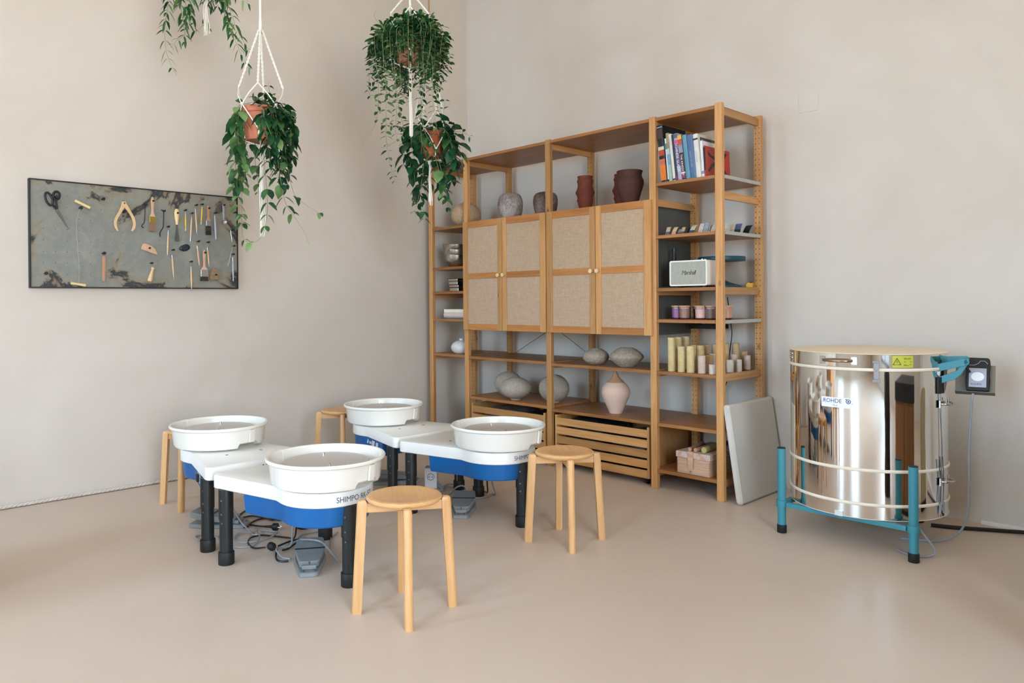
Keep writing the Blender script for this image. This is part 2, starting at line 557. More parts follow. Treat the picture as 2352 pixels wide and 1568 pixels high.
        if bevel:
            b = o.modifiers.new('bevel', 'BEVEL')
            b.width = bevel
            b.segments = seg
            b.limit_method = 'ANGLE'
            b.angle_limit = R(35)
        if subsurf:
            d = o.modifiers.new('subdiv', 'SUBSURF')
            d.levels = d.render_levels = subsurf
        return o


def tag(o, label=None, cat=None, group=None, kind=None):
    if label: o['label'] = label
    if cat: o['category'] = cat
    if group: o['group'] = group
    if kind: o['kind'] = kind
    return o


def thing(name, loc, label, cat, group=None, rz=0.0):
    o = bpy.data.objects.new(name, None)
    COL.objects.link(o)
    o.empty_display_size = 0.1
    o.location = loc
    o.rotation_euler = (0, 0, rz)
    return tag(o, label, cat, group)


def dup(root, loc, rz=0.0, label=None, group=None):
    def cp(o, parent):
        c = o.copy()
        COL.objects.link(c)
        c.parent = parent
        for ch in list(o.children):
            cp(ch, c)
        return c
    kids = list(root.children)
    r = root.copy()
    COL.objects.link(r)
    for ch in kids:
        cp(ch, r)
    r.location = loc
    r.rotation_euler = (0, 0, rz)
    if label: r['label'] = label
    if group: r['group'] = group
    return r


def spline(pts, n=8):
    """Catmull-Rom through the points"""
    P = [Vector(p) for p in pts]
    P = [P[0] * 2 - P[1]] + P + [P[-1] * 2 - P[-2]]
    out = []
    for i in range(1, len(P) - 2):
        for k in range(n):
            t = k / n
            a, b, c, d = P[i - 1], P[i], P[i + 1], P[i + 2]
            out.append(0.5 * ((2 * b) + (c - a) * t + (2 * a - 5 * b + 4 * c - d) * t * t + (3 * b - a - 3 * c + d) * t ** 3))
    out.append(P[-2])
    return out


def rounded(poly, r, n=5):
    """round the corners of a 2-D outline"""
    out = []
    k = len(poly)
    for i in range(k):
        p, a, b = Vector(poly[i]), Vector(poly[i - 1]), Vector(poly[(i + 1) % k])
        da, db = (a - p), (b - p)
        rr = r[i] if isinstance(r, (list, tuple)) else r
        rr = min(rr, da.length * 0.49, db.length * 0.49)
        if rr <= 1e-6:
            out.append(tuple(p)); continue
        s, e = p + da.normalized() * rr, p + db.normalized() * rr
        for j in range(n + 1):
            t = j / n
            out.append(tuple((1 - t) ** 2 * s + 2 * t * (1 - t) * p + t * t * e))
    return out

# ================================================================== THE ROOM
TH = 0.18
tag(MB().box(-TH, ROOM_X + TH, WALL_FRONT_Y - TH, TH, -0.12, 0.0).build('floor', 'floor', smooth=0), kind='structure')
tag(MB().box(-TH, 0, WALL_FRONT_Y - TH, TH, 0, CEIL).build('wall_left', 'wall', smooth=0), kind='structure')
tag(MB().box(0, ROOM_X, 0, TH, 0, CEIL).build('wall_back', 'wall', smooth=0), kind='structure')
tag(MB().box(-TH, ROOM_X + TH, WALL_FRONT_Y - TH, TH, CEIL, CEIL + 0.12).build('ceiling', 'ceiling', smooth=0), kind='structure')


def pierced_wall(name, wall):
    """a wall with its window openings left open"""
    wb = MB()
    def seg(a, b, z0, z1):
        if wall == 'front':
            wb.box(a, b, WALL_FRONT_Y - TH, WALL_FRONT_Y, z0, z1)
        else:
            wb.box(ROOM_X, ROOM_X + TH, a, b, z0, z1)
    x0, xe = (0.0, ROOM_X) if wall == 'front' else (WALL_FRONT_Y - TH, TH)
    for (w_, c, wz, ww, wh, wp, gp) in WINDOWS:
        if w_ == wall:
            seg(x0, c - ww / 2, 0, CEIL)
            seg(c - ww / 2, c + ww / 2, 0, wz)
            seg(c - ww / 2, c + ww / 2, wz + wh, CEIL)
            x0 = c + ww / 2
    seg(x0, xe, 0, CEIL)
    tag(wb.build(name, 'wall', smooth=0), kind='structure')


pierced_wall('wall_front', 'front')
pierced_wall('wall_right', 'right')
for i, (wall, c, wz, ww, wh, wp, gp) in enumerate(WINDOWS):
    f = MB()
    y0, y1 = -0.15, -0.09
    x0, x1, z0, z1 = -ww / 2, ww / 2, wz, wz + wh
    f.box(x0, x0 + 0.05, y0, y1, z0, z1).box(x1 - 0.05, x1, y0, y1, z0, z1)
    f.box(x0 + 0.05, x1 - 0.05, y0, y1, z0, z0 + 0.05).box(x0 + 0.05, x1 - 0.05, y0, y1, z1 - 0.05, z1)
    f.box(-0.02, 0.02, y0, y1, z0 + 0.05, z1 - 0.05)
    w = tag(f.build('window_%d' % (i + 1), 'frame_paint', smooth=0), kind='structure')
    MB().box(x0 + 0.05, x1 - 0.05, y0 + 0.025, y0 + 0.031, z0 + 0.05, z1 - 0.05).build('pane', 'glass', w, smooth=0)
    w.location = (c, WALL_FRONT_Y, 0) if wall == 'front' else (ROOM_X, c, 0)
    w.rotation_euler = (0, 0, 0 if wall == 'front' else R(90))
# two-ply rope laid along the foot of the left wall
rp = MB()
for ph in (0.0, PI):
    pts = []
    n = 520
    for i in range(n + 1):
        yy = -5.2 + 5.2 * i / n
        a = ph + yy * 2 * PI / 0.052
        pts.append((0.012 + 0.0052 * math.cos(a), yy, 0.0125 + 0.0052 * math.sin(a)))
    rp.tube(pts, 0.0066, 6)
tag(rp.build('baseboard_left', 'rope', smooth=60), kind='structure')
# thin strip of render where the back wall meets the floor beside the kiln
st = MB()
pts = [(3.86 + 0.16 * i, -0.006 - 0.010 * math.sin(i * 1.3) ** 2, 0.002) for i in range(26)]
v = []
for (a, b, c) in pts:
    v += [(a, 0.0, 0.0), (a, b - 0.004, 0.0), (a, b - 0.002, 0.010), (a, 0.0, 0.018)]
f = []
for i in range(len(pts) - 1):
    for j in range(4):
        f.append((i * 4 + j, i * 4 + (j + 1) % 4, i * 4 + 4 + (j + 1) % 4, i * 4 + 4 + j))
st.add(v, f)
tag(st.build('baseboard_back', 'plaster_edge', smooth=0), kind='structure')
# plastered-over service hatch, its joint just showing
MBh = MB().box(2.940, 3.055, -0.0035, 0.0, 2.249, 2.36)
tag(MBh.build('trim_1', 'wall', smooth=0, bevel=0.002), kind='structure')

# ================================================================== SHELVING
YF, YB = -0.558, -0.061
PW, PDp, PH = 0.044, 0.032, 2.26
PX = [0.134, 0.564, 1.415, 2.266, 2.705]
shelf = thing('shelving_unit', (PX[0], YF, 0),
              'tall oiled pine shelving unit of four bays against the back wall', 'shelves')
S0 = Vector((PX[0], YF, 0))


def sp(mb):                       # world coordinates -> shelving coordinates
    return mb.xform(Matrix.Translation(-S0))


for px in PX:
    p = MB().box(px, px + PW, YF, YF + PDp, 0, PH)
    sp(p).build('post', 'pine_z', shelf, smooth=0, bevel=0.003)
    p = MB().box(px, px + PW, YB - PDp, YB, 0, PH)
    for k in range(67):           # two rows of peg holes on the inner face
        z = 0.075 + 0.032 * k
        for dx in (0.0105, 0.0335):
            for yy, sg in ((YB - PDp - 0.0004, 1),):
                v = [(px + dx + 0.0030 * math.cos(a * PI / 4), yy, z + 0.0030 * math.sin(a * PI / 4)) for a in range(8)]
                p.add(v, [tuple(range(8))], 1)
    sp(p).build('post', ['pine_z', 'hole'], shelf, smooth=0, bevel=0.0)
RZ = [0.117, 0.720, 1.217, 1.763, 2.240]
for px in PX:
    for rz in RZ:
        sp(MB().box(px + 0.013, px + 0.031, YF + PDp - 0.004, YB - PDp + 0.004, rz - 0.043, rz)).build('side_rail', 'pine_y', shelf, smooth=0, bevel=0.002)


def shelf_board(i, z, th=0.020, strip=False, mat='shelf_wood'):
    a, b = PX[i], PX[i + 1]
    c0, c1 = a + PW / 2 + 0.0012, b + PW / 2 - 0.0012
    n0, n1 = a + PW + 0.0015, b - 0.0015
    if strip:
        c1 = b + PW - 0.004
    y0, y1 = YF + 0.001, YB - 0.001
    nf, nb = YF + PDp + 0.002, YB - PDp - 0.002
    poly = [(n0, y0), (n1, y0), (n1, nf), (c1, nf), (c1, nb), (n1, nb), (n1, y1), (n0, y1), (n0, nb), (c0, nb), (c0, nf), (n0, nf)]
    o = sp(MB().prism(poly, z - th, z)).build('shelf_board', mat, shelf, smooth=0, bevel=0.0015)
    if strip:
        sp(MB().box(c1, c1 + 0.003, nf, nb, z - th, z)).build('edge_strip', 'edge', o, smooth=0)
    return o


for z in (0.10, 0.728, 1.008, 1.227, 1.421, 1.742, 2.252):
    shelf_board(0, z)
for z in (0.415, 0.723, 2.253):
    shelf_board(1, z)
for z in (0.401, 0.716, 2.253):
    shelf_board(2, z)
for z, s in ((0.119, 0), (0.401, 0), (0.715, 0), (1.029, 1), (1.218, 0), (1.537, 1), (1.855, 1), (2.250, 0)):
    shelf_board(3, z, strip=bool(s))
br = MB().tube([(0.60, YB + 0.004, 0.707), (1.43, YB + 0.004, 1.143)], 0.0022, 6)
br.tube([(0.60, YB + 0.009, 1.200), (1.43, YB + 0.009, 0.718)], 0.0022, 6)
sp(br).build('cross_brace', 'wire', shelf)


# ------------------------------------------------------------------ cabinets with woven doors
def cabinet(x0, x1, ix0, ix1, label):
    z0, z1 = 0.928, 1.757
    c = thing('cabinet', (x0, YF, z0), label, 'cabinet', 'pine cabinets with woven door panels')
    T = Matrix.Translation(-Vector((x0, YF, z0)))
    b = MB()
    b.box(ix0, ix0 + 0.016, YF + 0.0, YB - 0.006, z0, z1).box(ix1 - 0.016, ix1, YF + 0.0, YB - 0.006, z0, z1)
    b.box(ix0 + 0.016, ix1 - 0.016, YF, YB - 0.006, z0, z0 + 0.018).box(ix0 + 0.016, ix1 - 0.016, YF, YB - 0.006, z1 - 0.018, z1)
    b.box(ix0 + 0.016, ix1 - 0.016, YB - 0.012, YB - 0.006, z0 + 0.018, z1 - 0.018)
    b.box(ix0 + 0.016, ix1 - 0.016, YF + 0.02, YB - 0.014, 1.33, 1.348)
    b.xform(T).build('body', 'cabinet_grey', c, smooth=0)
    MB().box(ix0, ix1, YF, YB - 0.006, z1 + 0.0002, z1 + 0.0012).xform(T).build('top_board', 'shelf_wood', c, smooth=0)
    mid = (x0 + x1) / 2
    yd0, yd1 = YF - 0.022, YF - 0.003
    for k, (a, e) in enumerate(((x0 + 0.001, mid - 0.0025), (mid + 0.0025, x1 - 0.001))):
        outer, inner = 0.052, 0.043
        sl, sr = (outer, inner) if k == 0 else (inner, outer)
        f = MB()
        f.box(a, a + sl, yd0, yd1, z0, z1).box(e - sr, e, yd0, yd1, z0, z1)
        dr = f.xform(T).build('door', 'pine_z', c, smooth=0, bevel=0.0018)
        for (rz0, rz1) in ((z0, z0 + 0.046), (z1 - 0.048, z1), (1.318, 1.360)):
            MB().box(a + sl, e - sr, yd0, yd1, rz0, rz1).xform(T).build('door_rail', 'door_rail', dr, smooth=0, bevel=0.0018)
        for (pz0, pz1) in ((z0 + 0.046, 1.318), (1.360, z1 - 0.048)):
            MB().box(a + sl, e - sr, yd0 + 0.007, yd1 - 0.003, pz0, pz1).xform(T).build('woven_panel', 'burlap', dr, smooth=0)
        kx = e - 0.023 if k == 0 else a + 0.023
        kn = MB().lathe([(0.0, 0.0), (0.006, 0.0), (0.006, 0.012), (0.013, 0.015), (0.0145, 0.020), (0.0135, 0.025), (0.0, 0.026)], 20)
        kn.xform(T @ Matrix.Translation((kx, yd0, 1.337)) @ Matrix.Rotation(R(90), 4, 'X')).build('knob', 'knob', dr)
    return c


cabinet(0.576, 1.432, 0.610, 1.413, 'pine cabinet with two woven-panel doors under the speckled grey vase')
cabinet(1.440, 2.290, 1.461, 2.264, 'pine cabinet with two woven-panel doors under the dark brown pots')


# ------------------------------------------------------------------ slatted crates on castors
def crate(x0, x1, top, label):
    c = thing('slatted_crate', ((x0 + x1) / 2, YF + 0.02, 0), label, 'crate', 'slatted pine crates under the shelves')
    T = Matrix.Translation(-Vector(((x0 + x1) / 2, YF + 0.02, 0)))
    y0, y1 = YF + 0.006, YB - 0.04
    pitch = (top - 0.046 - 0.049) / 4
    for k in range(5):
        z = 0.046 + pitch * k
        MB().box(x0 + 0.013, x1 - 0.013, y0, y0 + 0.014, z, z + 0.049).xform(T).build('slat', 'pine_x', c, smooth=0, bevel=0.0015)
    s = MB().box(x0, x0 + 0.013, y0 - 0.001, y1, 0.046, top + 0.018).xform(T).build('side_board', 'pine_z', c, smooth=0, bevel=0.0015)
    s = MB().box(x1 - 0.013, x1, y0 - 0.001, y1, 0.046, top + 0.018).xform(T).build('side_board', 'pine_z', c, smooth=0, bevel=0.0015)
    MB().box(x0 + 0.013, x1 - 0.013, y1 - 0.012, y1, 0.046, top).xform(T).build('back_board', 'pine_x', c, smooth=0)
    MB().box(x0 + 0.013, x1 - 0.013, y0 + 0.014, y1 - 0.012, 0.048, 0.056).xform(T).build('base_board', 'pine_x', c, smooth=0)
    for wx in (x0 + 0.05, x1 - 0.05):
        for wy in (y0 + 0.06, y1 - 0.06):
            w = MB().cyl((wx - 0.008, wy, 0.021), (wx + 0.008, wy, 0.021), 0.021, n=18)
            w.box(wx - 0.012, wx + 0.012, wy - 0.008, wy + 0.008, 0.036, 0.047)
            w.xform(T).build('castor', 'black', c)
    return c


crate(0.632, 1.392, 0.345, 'slatted pine crate filled with dark bags, below the bay of three grey vases')
crate(1.487, 2.247, 0.345, 'slatted pine crate filled with dark bags, below the pale long-necked vase')
M['bag_dark'] = plain('dark_plastic_bag', (38, 42, 48), 0.35, vary=0.3, scale=6, bump=0.8, bscale=18)
M['bag_clear'] = plain('creased_clear_film', (120, 112, 112), 0.2, vary=0.4, scale=9, bump=0.9, bscale=20)


def bag(cx, cy, cz, sx, sy, sz, seed, label, mat, group=None):
    b = MB()
    n, k = 28, 18
    rings = []
    for i in range(1, k):
        t = PI * i / k
        rg = []
        for j in range(n):
            a = 2 * PI * j / n
            se = lambda v, e: math.copysign(abs(v) ** e, v)
            d = Vector((se(math.sin(t), .5) * se(math.cos(a), .4), se(math.sin(t), .5) * se(math.sin(a), .4), -se(math.cos(t), .5)))
            q = 1 + 0.16 * mnoise.noise(Vector((d.x * 2.1 + seed, d.y * 2.1, d.z * 2.1))) + 0.05 * mnoise.noise(Vector((d.x * 9 + seed, d.y * 9, d.z * 9)))
            q = min(q, 1.03)
            rg.append((d.x * sx * q, d.y * sy * q, sz + d.z * sz * q))
        rings.append(rg)
    b.loft(rings)
    lo = min(v[2] for v in b.v)
    b.xform(Matrix.Translation((0, 0, -lo)))
    o = b.build('bag', mat, smooth=50)
    o.location = (cx, cy, cz)
    return tag(o, label, 'bag', group)


bag(0.83, -0.31, 0.056, 0.175, 0.19, 0.135, 1.0, 'creased clear plastic film over clay, left end of the crate below the grey vases', 'bag_clear')
bag(1.20, -0.31, 0.056, 0.165, 0.19, 0.135, 4.0, 'dark bag filling the right half of the crate below the grey vases', 'bag_dark')
bag(1.68, -0.31, 0.056, 0.165, 0.19, 0.142, 7.0, 'dark bag in the left half of the crate below the long-necked vase', 'bag_dark')
bag(2.05, -0.31, 0.056, 0.165, 0.19, 0.118, 9.0, 'dark bag in the right half of the crate below the long-necked vase', 'bag_dark')


# ================================================================== POTS ON THE SHELVES
M['c_sand'] = speckled('sandy_pitted_stoneware', (190, 164, 132), (166, 136, 104), 70, 0.35, 0.6, 0.85, 0.5, 70)
M['c_speck'] = speckled('frosted_grey_glaze', (176, 168, 162), (112, 94, 86), 70, 0.40, 0.60, 0.7, 0.12, 60, big=9)
M['c_brown'] = speckled('brown_grey_glaze', (142, 128, 122), (82, 64, 56), 60, 0.42, 0.64, 0.7, 0.2, 60, big=6)
M['c_red'] = plain('red_brown_clay', (104, 46, 30), 0.75, vary=0.14, scale=30, bump=0.3, bscale=90)
M['c_dark'] = plain('dark_brown_clay', (70, 36, 26), 0.72, vary=0.12, scale=30, bump=0.3, bscale=90)
M['c_grey'] = speckled('grey_chip_stoneware', (168, 156, 138), (136, 124, 108), 60, 0.3, 0.6, 0.85, 0.5, 75)
M['c_stone'] = speckled('pale_grey_stoneware', (176, 166, 152), (150, 140, 126), 70, 0.3, 0.62, 0.8, 0.22, 95)
M['c_pink'] = plain('pale_pink_bisque', (214, 184, 164), 0.85, vary=0.03)
M['c_tan'] = plain('tan_bisque_neck', (186, 142, 106), 0.85, vary=0.04)
M['c_white'] = speckled('matt_white_clay', (226, 224, 222), (210, 208, 206), 50, 0.35, 0.6, 0.85, 0.15, 70)
M['dark_inside'] = plain('pot_inside', (40, 34, 30), 0.9)


def pot(name, loc, prof, mat, label, cat='vase', group=None, n=56, wall=0.006, inner=None, lean=None, extra=None):
    """turned pot: outer profile from foot to lip, then back down inside"""
    ri, zi = prof[-1]
    p = [(0.0, prof[0][1])] + list(prof)
    p += [(max(ri - wall * 0.5, 0.002), zi + wall * 0.35), (max(ri - wall, 0.0015), zi - wall * 0.3)]
    for r, z in reversed(prof[len(prof) // 2:-1]):
        if z < zi - wall * 2:
            p.append((max(r - wall * 1.3, 0.0015), z))
    p.append((0.0, p[-1][1]))
    b = MB().lathe(p, n)
    o = b.build(name, mat, smooth=38)
    o.location = loc
    return tag(o, label, cat, group)


def oval(w, h, foot, neck, k=14, e=0.5, zf=0.0):
    """ellipsoid profile of half-width w and height h between foot radius and mouth radius"""
    a0 = -math.acos(min(1, foot / w))
    a1 = math.acos(min(1, neck / w))
    P = []
    s0, s1 = math.sin(a0), math.sin(a1)
    for i in range(k + 1):
        a = a0 + (a1 - a0) * i / k
        P.append((w * math.cos(a), zf + (h - zf) * (math.sin(a) - s0) / (s1 - s0)))
    return P


P1 = [(0.045, 0.0)] + oval(0.119, 0.194, 0.055, 0.03, zf=0.004) + [(0.022, 0.199), (0.021, 0.212)]
pot('vase', (0.43, -0.41, 1.742), P1, 'c_sand', 'sandy pitted round vase with tiny neck, on the upper left shelf')
P2 = [(0.055, 0), (0.075, 0.012), (0.088, 0.045), (0.0945, 0.085), (0.0955, 0.12), (0.091, 0.155), (0.080, 0.183), (0.062, 0.197), (0.045, 0.2015), (0.036, 0.202)]
pot('vase', (0.93, -0.41, 1.757), P2, 'c_speck', 'frosted grey barrel vase standing on the left cabinet')
P3 = [(0.06, 0), (0.07, 0.006), (0.082, 0.045), (0.089, 0.085), (0.0895, 0.115), (0.084, 0.142), (0.07, 0.160), (0.05, 0.168), (0.036, 0.169)]
pot('vase', (1.285, -0.41, 1.757), P3, 'c_brown', 'brownish grey squat vase half behind a shelf post, on the left cabinet')


def ribbed(h, r):
    z = [0, .1, .30, .345, .42, .52, .555, .64, .73, .765, .85, .93, .965, 1.0]
    q = [.70, .72, .86, .98, .86, .88, 1.0, .84, .90, .97, .83, .82, .86, .84]
    return [(r * b, h * a) for a, b in zip(z, q)]


PR = [(0.040, 0), (0.0425, 0.018), (0.0505, 0.058), (0.0565, 0.074), (0.0560, 0.077), (0.0525, 0.083), (0.0545, 0.100), (0.0655, 0.123), (0.0662, 0.127), (0.0645, 0.130), (0.0555, 0.150),
      (0.0505, 0.170), (0.0515, 0.188), (0.0560, 0.203), (0.0562, 0.207), (0.0520, 0.214), (0.0495, 0.224), (0.0530, 0.236)]
pot('vase', (1.65, -0.41, 1.757), PR, 'c_red', 'tall reddish brown ribbed vase on the right cabinet')
pot('vase', (1.882, -0.31, 1.757), [(r * 0.97, z * 0.98) for r, z in PR], 'c_red', 'reddish brown ribbed vase half hidden behind the big dark pot')
P5 = [(0.05, 0), (0.053, 0.01), (0.070, 0.07), (0.084, 0.115), (0.0905, 0.140), (0.0885, 0.158), (0.080, 0.178), (0.077, 0.19), (0.0785, 0.205), (0.083, 0.215), (0.0835, 0.219)]
pot('pot', (2.035, -0.435, 1.757), P5, 'c_dark', 'big dark brown wide-shouldered pot on the right cabinet', 'pot')
P6 = [(0.038, 0)] + oval(0.088, 0.103, 0.045, 0.038, zf=0.003) + [(0.036, 0.105)]
pot('vase', (1.755, -0.44, 0.716), P6, 'c_grey', 'small flattened chip-textured grey vase, left of the pair on the shelf below the cabinet')
P7 = [(0.045, 0)] + [(0.055, 0.006), (0.088, 0.035), (0.107, 0.056), (0.111, 0.064), (0.108, 0.074), (0.09, 0.095), (0.065, 0.113), (0.046, 0.121), (0.043, 0.123)]
pot('vase', (2.015, -0.455, 0.716), P7, 'c_grey', 'wider flattened chip-textured grey vase, right of the pair on the shelf below the cabinet')
P8 = [(0.035, 0), (0.036, 0.008)] + oval(0.107, 0.188, 0.045, 0.025, zf=0.010) + [(0.02, 0.190)]
pot('vase', (0.835, -0.35, 0.415), P8, 'c_stone', 'large grey round vase standing at the back, behind another grey vase')
P9 = [(0.038, 0), (0.039, 0.008)] + oval(0.117, 0.166, 0.045, 0.020, zf=0.010) + [(0.015, 0.165)]
pot('vase', (1.015, -0.455, 0.415), P9, 'c_stone', 'front one of the grey round vases, closest to the shelf edge with small foot')
P10 = [(0.038, 0), (0.039, 0.007)] + oval(0.110, 0.196, 0.05, 0.03, zf=0.009) + [(0.026, 0.197)]
pot('vase', (1.315, -0.365, 0.415), P10, 'c_stone', 'smooth grey round vase partly behind the middle shelf post')
P11 = [(0.042, 0), (0.044, 0.006), (0.056, 0.035), (0.075, 0.078), (0.089, 0.112), (0.0945, 0.138), (0.089, 0.165), (0.076, 0.187), (0.058, 0.204)]
P11b = [(0.058, 0.204), (0.041, 0.219), (0.028, 0.233), (0.018, 0.25), (0.011, 0.268), (0.008, 0.280), (0.007, 0.286)]
v11 = thing('vase', (1.895, -0.41, 0.401), 'pale pink bisque vase with long tan neck, on the low shelf', 'vase')
MB().lathe([(0, 0)] + P11, 56).build('body', 'c_pink', v11, smooth=40)
tag(MB().lathe(P11b + [(0.005, 0.287), (0.004, 0.27), (0.0, 0.25)], 56).build('neck', 'c_tan', v11, smooth=40), 'tan unglazed neck')
P12 = [(0.045, 0)] + oval(0.087, 0.105, 0.055, 0.022, zf=0.003) + [(0.018, 0.106), (0.0185, 0.116), (0.022, 0.119)]
pot('vase', (0.40, -0.44, 0.728), P12, 'c_white', 'matt white squat vase with small collar, on the left bay shelf')

# stacked metallic bowls
M['silver_glaze'] = speckled('silver_lustre_glaze', (186, 180, 172), (120, 108, 96), 12, 0.35, 0.62, 0.25, 0.25, 20)
M['silver_glaze'].node_tree.nodes['Principled BSDF'].inputs['Metallic'].default_value = 0.85
M['bronze_glaze'] = plain('bronze_glaze', (150, 112, 72), 0.35, 0.6, vary=0.2)
zz = 1.421
BL = ['bottom bowl of the silver stack on the left bay shelf', 'middle bowl of the silver stack on the left bay shelf',
      'top bowl of the silver stack on the left bay shelf']
for k in range(3):
    r0 = 0.100 + 0.008 * k
    prof = [(0.045, 0), (0.058, 0.004), (0.080, 0.030), (r0, 0.065), (r0 + 0.004, 0.105)]
    inner = [(r0 + 0.001, 0.105), (r0 - 0.004, 0.066), (0.075, 0.034), (0.05, 0.010), (0, 0.008)]
    n = 48
    b = MB().lathe([(0, 0)] + prof + inner, n)
    for i, vv in enumerate(b.v):
        a = math.atan2(vv[1], vv[0])
        w = 1 + 0.035 * math.sin(3 * a + k * 1.1) * (vv[2] / 0.105)
        b.v[i] = (vv[0] * w, vv[1] * w, vv[2] + (0.006 * math.sin(2 * a + k) * (vv[2] / 0.105) ** 2))
    o = b.build('bowl', 'bronze_glaze' if k == 0 else 'silver_glaze', smooth=50)
    if k == 0:
        o.data.materials.clear(); o.data.materials.append(M['silver_glaze']); o.data.materials.append(M['bronze_glaze'])
        for p in o.data.polygons:
            if p.center.z < 0.036 and p.normal.z < 0.2: p.material_index = 1
    o.location = (0.335, -0.43, zz + 0.0405 * k)
    o.rotation_euler = (0, 0, 0.5 * k)
    tag(o, BL[k], 'bowl', 'stacked silver bowls')

# chrome clip-lid tins
tin_places = [(0.345, -0.44, 0.0, 'lower chrome clip-top tin at the front of the left bay'), (0.345, -0.44, 0.052, 'upper chrome clip-top tin stacked on another in the left bay'),
              (0.375, -0.345, 0.0, 'lower chrome clip-top tin behind the front stack'), (0.375, -0.345, 0.052, 'upper chrome clip-top tin behind the front stack')]
for k, (tx, ty, tz, lab) in enumerate(tin_places):
    t = thing('tin', (tx, ty, 1.227 + tz), lab, 'tin', 'chrome clip-top tins')
    dx = 0.006 * (1 if tz else -1)
    MB().box(-0.055 - dx, 0.055 - dx, -0.036, 0.036, 0.0, 0.030).build('body', 'chrome', t, smooth=0, bevel=0.005)
    MB().box(-0.057 - dx, 0.057 - dx, -0.038, 0.038, 0.0315, 0.052).build('lid', 'chrome', t, smooth=0, bevel=0.004)
    MB().tube([(-0.058 - dx, -0.012, 0.046), (-0.067 - dx, -0.012, 0.038), (-0.069 - dx, -0.012, 0.016), (-0.058 - dx, -0.012, 0.010)], 0.002, 6).build('clip', 'chrome', t)

# pile of boards / folders
M['paper_cream'] = plain('cream_card', (232, 226, 204), 0.8)
M['paper_pink'] = plain('pinkish_card', (216, 196, 180), 0.8)
M['paper_grey'] = plain('bluish_grey_card', (168, 172, 178), 0.8)
M['paper_dark'] = plain('dark_grey_card', (108, 108, 106), 0.7)
pz = 1.008
for k, (mt, th, w, off, lab) in enumerate([('paper_dark', 0.010, 0.115, 0.010, 'dark grey board at the bottom of the pile in the left bay'),
                                        ('paper_grey', 0.012, 0.135, 0.0, 'bluish grey board second from the bottom of the pile'),
                                        ('paper_pink', 0.018, 0.137, 0.0, 'pinkish folder in the middle of the pile in the left bay'),
                                        ('paper_pink', 0.009, 0.134, 0.004, 'thin pinkish folder below the cream book'),
                                        ('paper_cream', 0.025, 0.134, 0.002, 'thick cream book on top of the pile in the left bay')]):
    o = MB().box(-w, w, -0.09, 0.09, 0, th).build('book', mt, smooth=0, bevel=0.001)
    o.location = (0.42 + off, -0.44, pz)
    tag(o, lab, 'book', 'flat pile in the left bay')
    pz += th + 0.0004


# ================================================================== RIGHT BAY: books, tiles, speaker, jars, cylinders, box
def book(x, z, w, h, d, lean, rgb, label, y=YF + 0.012, bands=(), title=None, tcol='label_white', cover_art=None, rough=0.45):
    t = thing('book', (x, y, z), label, 'book', 'books leaning on the upper right shelf')
    m = plain('book_cover', rgb, rough, vary=0.05)
    rot = Matrix.Rotation(-R(lean), 4, 'Y')
    c = MB()
    c.prism(rounded([(0, 0.004), (w * 0.25, 0), (w * 0.75, 0), (w, 0.004), (w, d), (w - 0.002, d), (w - 0.002, 0.008), (0.002, 0.008), (0.002, d), (0, d)], 0.0), 0, h)
    mats = [m]
    for (a, b, col) in bands:            # printed colour fields on the spine
        mats.append(plain('spine_print', col, rough, vary=0.12, scale=60))
        c.box(w * 0.02, w * 0.98, -0.0005, 0.003, h * a, h * b, len(mats) - 1)
    if cover_art:
        for (col, poly) in cover_art:
            mats.append(plain('cover_print', col, rough, vary=0.1, scale=30))
            c.prism([(d * q[0], h * q[1]) for q in poly], w - 0.0002, w + 0.0004, 'yz', len(mats) - 1)
    if title:
        txt, size, u0 = title
        mats.append(M[tcol])
        c.text(txt, size, lambda u, v: (w / 2 + v - size * 0.33, -0.0009, h * u0 - u), len(mats) - 1)
    c.xform(rot).build('cover', mats, t, smooth=0)
    MB().box(0.0022, w - 0.0022, 0.0085, d - 0.003, 0.003, h - 0.003).xform(rot).build('pages', 'paper_cream', t, smooth=0)
    return t


ZB = 1.855
book(2.3440, ZB, 0.040, 0.348, 0.26, 5.4, (24, 30, 32), 'tallest book, black spine with orange figure at its foot, against the left post',
     bands=[(0.03, 0.30, (216, 118, 40)), (0.30, 0.40, (196, 104, 80)), (0.46, 0.56, (170, 72, 52)), (0.56, 0.62, (214, 196, 170)), (0.76, 0.93, (66, 48, 46)), (0.955, 0.97, (150, 160, 160))])
book(2.3885, ZB, 0.012, 0.262, 0.20, 4.8, (214, 216, 220), 'thin white book with a teal block near the top, second from the left',
     bands=[(0.74, 0.88, (38, 138, 150)), (0.0, 0.05, (34, 40, 48))])
book(2.4015, ZB, 0.021, 0.292, 0.20, 5.6, (156, 142, 108), 'olive and pale green striped book beside the thin white one',
     bands=[(0.0, 0.34, (150, 178, 168)), (0.34, 0.56, (120, 156, 178)), (0.56, 0.68, (176, 190, 190)), (0.68, 0.80, (150, 132, 90))])
book(2.4250, ZB, 0.018, 0.284, 0.20, 6.4, (216, 212, 202), 'slim cream book with a black mark at its foot', bands=[(0.015, 0.045, (40, 40, 44))], title=('RAKU', 0.014, 0.92), tcol='label_grey')
book(2.4440, ZB, 0.0145, 0.276, 0.20, 6.4, (48, 56, 70), 'dark slate-blue slim book between the cream and the lavender ones', bands=[(0.02, 0.10, (126, 60, 72))])
book(2.4595, ZB, 0.0265, 0.280, 0.21, 6.4, (168, 164, 192), 'lavender book with pink oval and CHINESE printed down its spine',
     bands=[(0.78, 0.86, (208, 84, 130)), (0.30, 0.76, (98, 88, 120)), (0.90, 0.99, (90, 96, 126))], title=('CHINESE GLAZES', 0.021, 0.75))
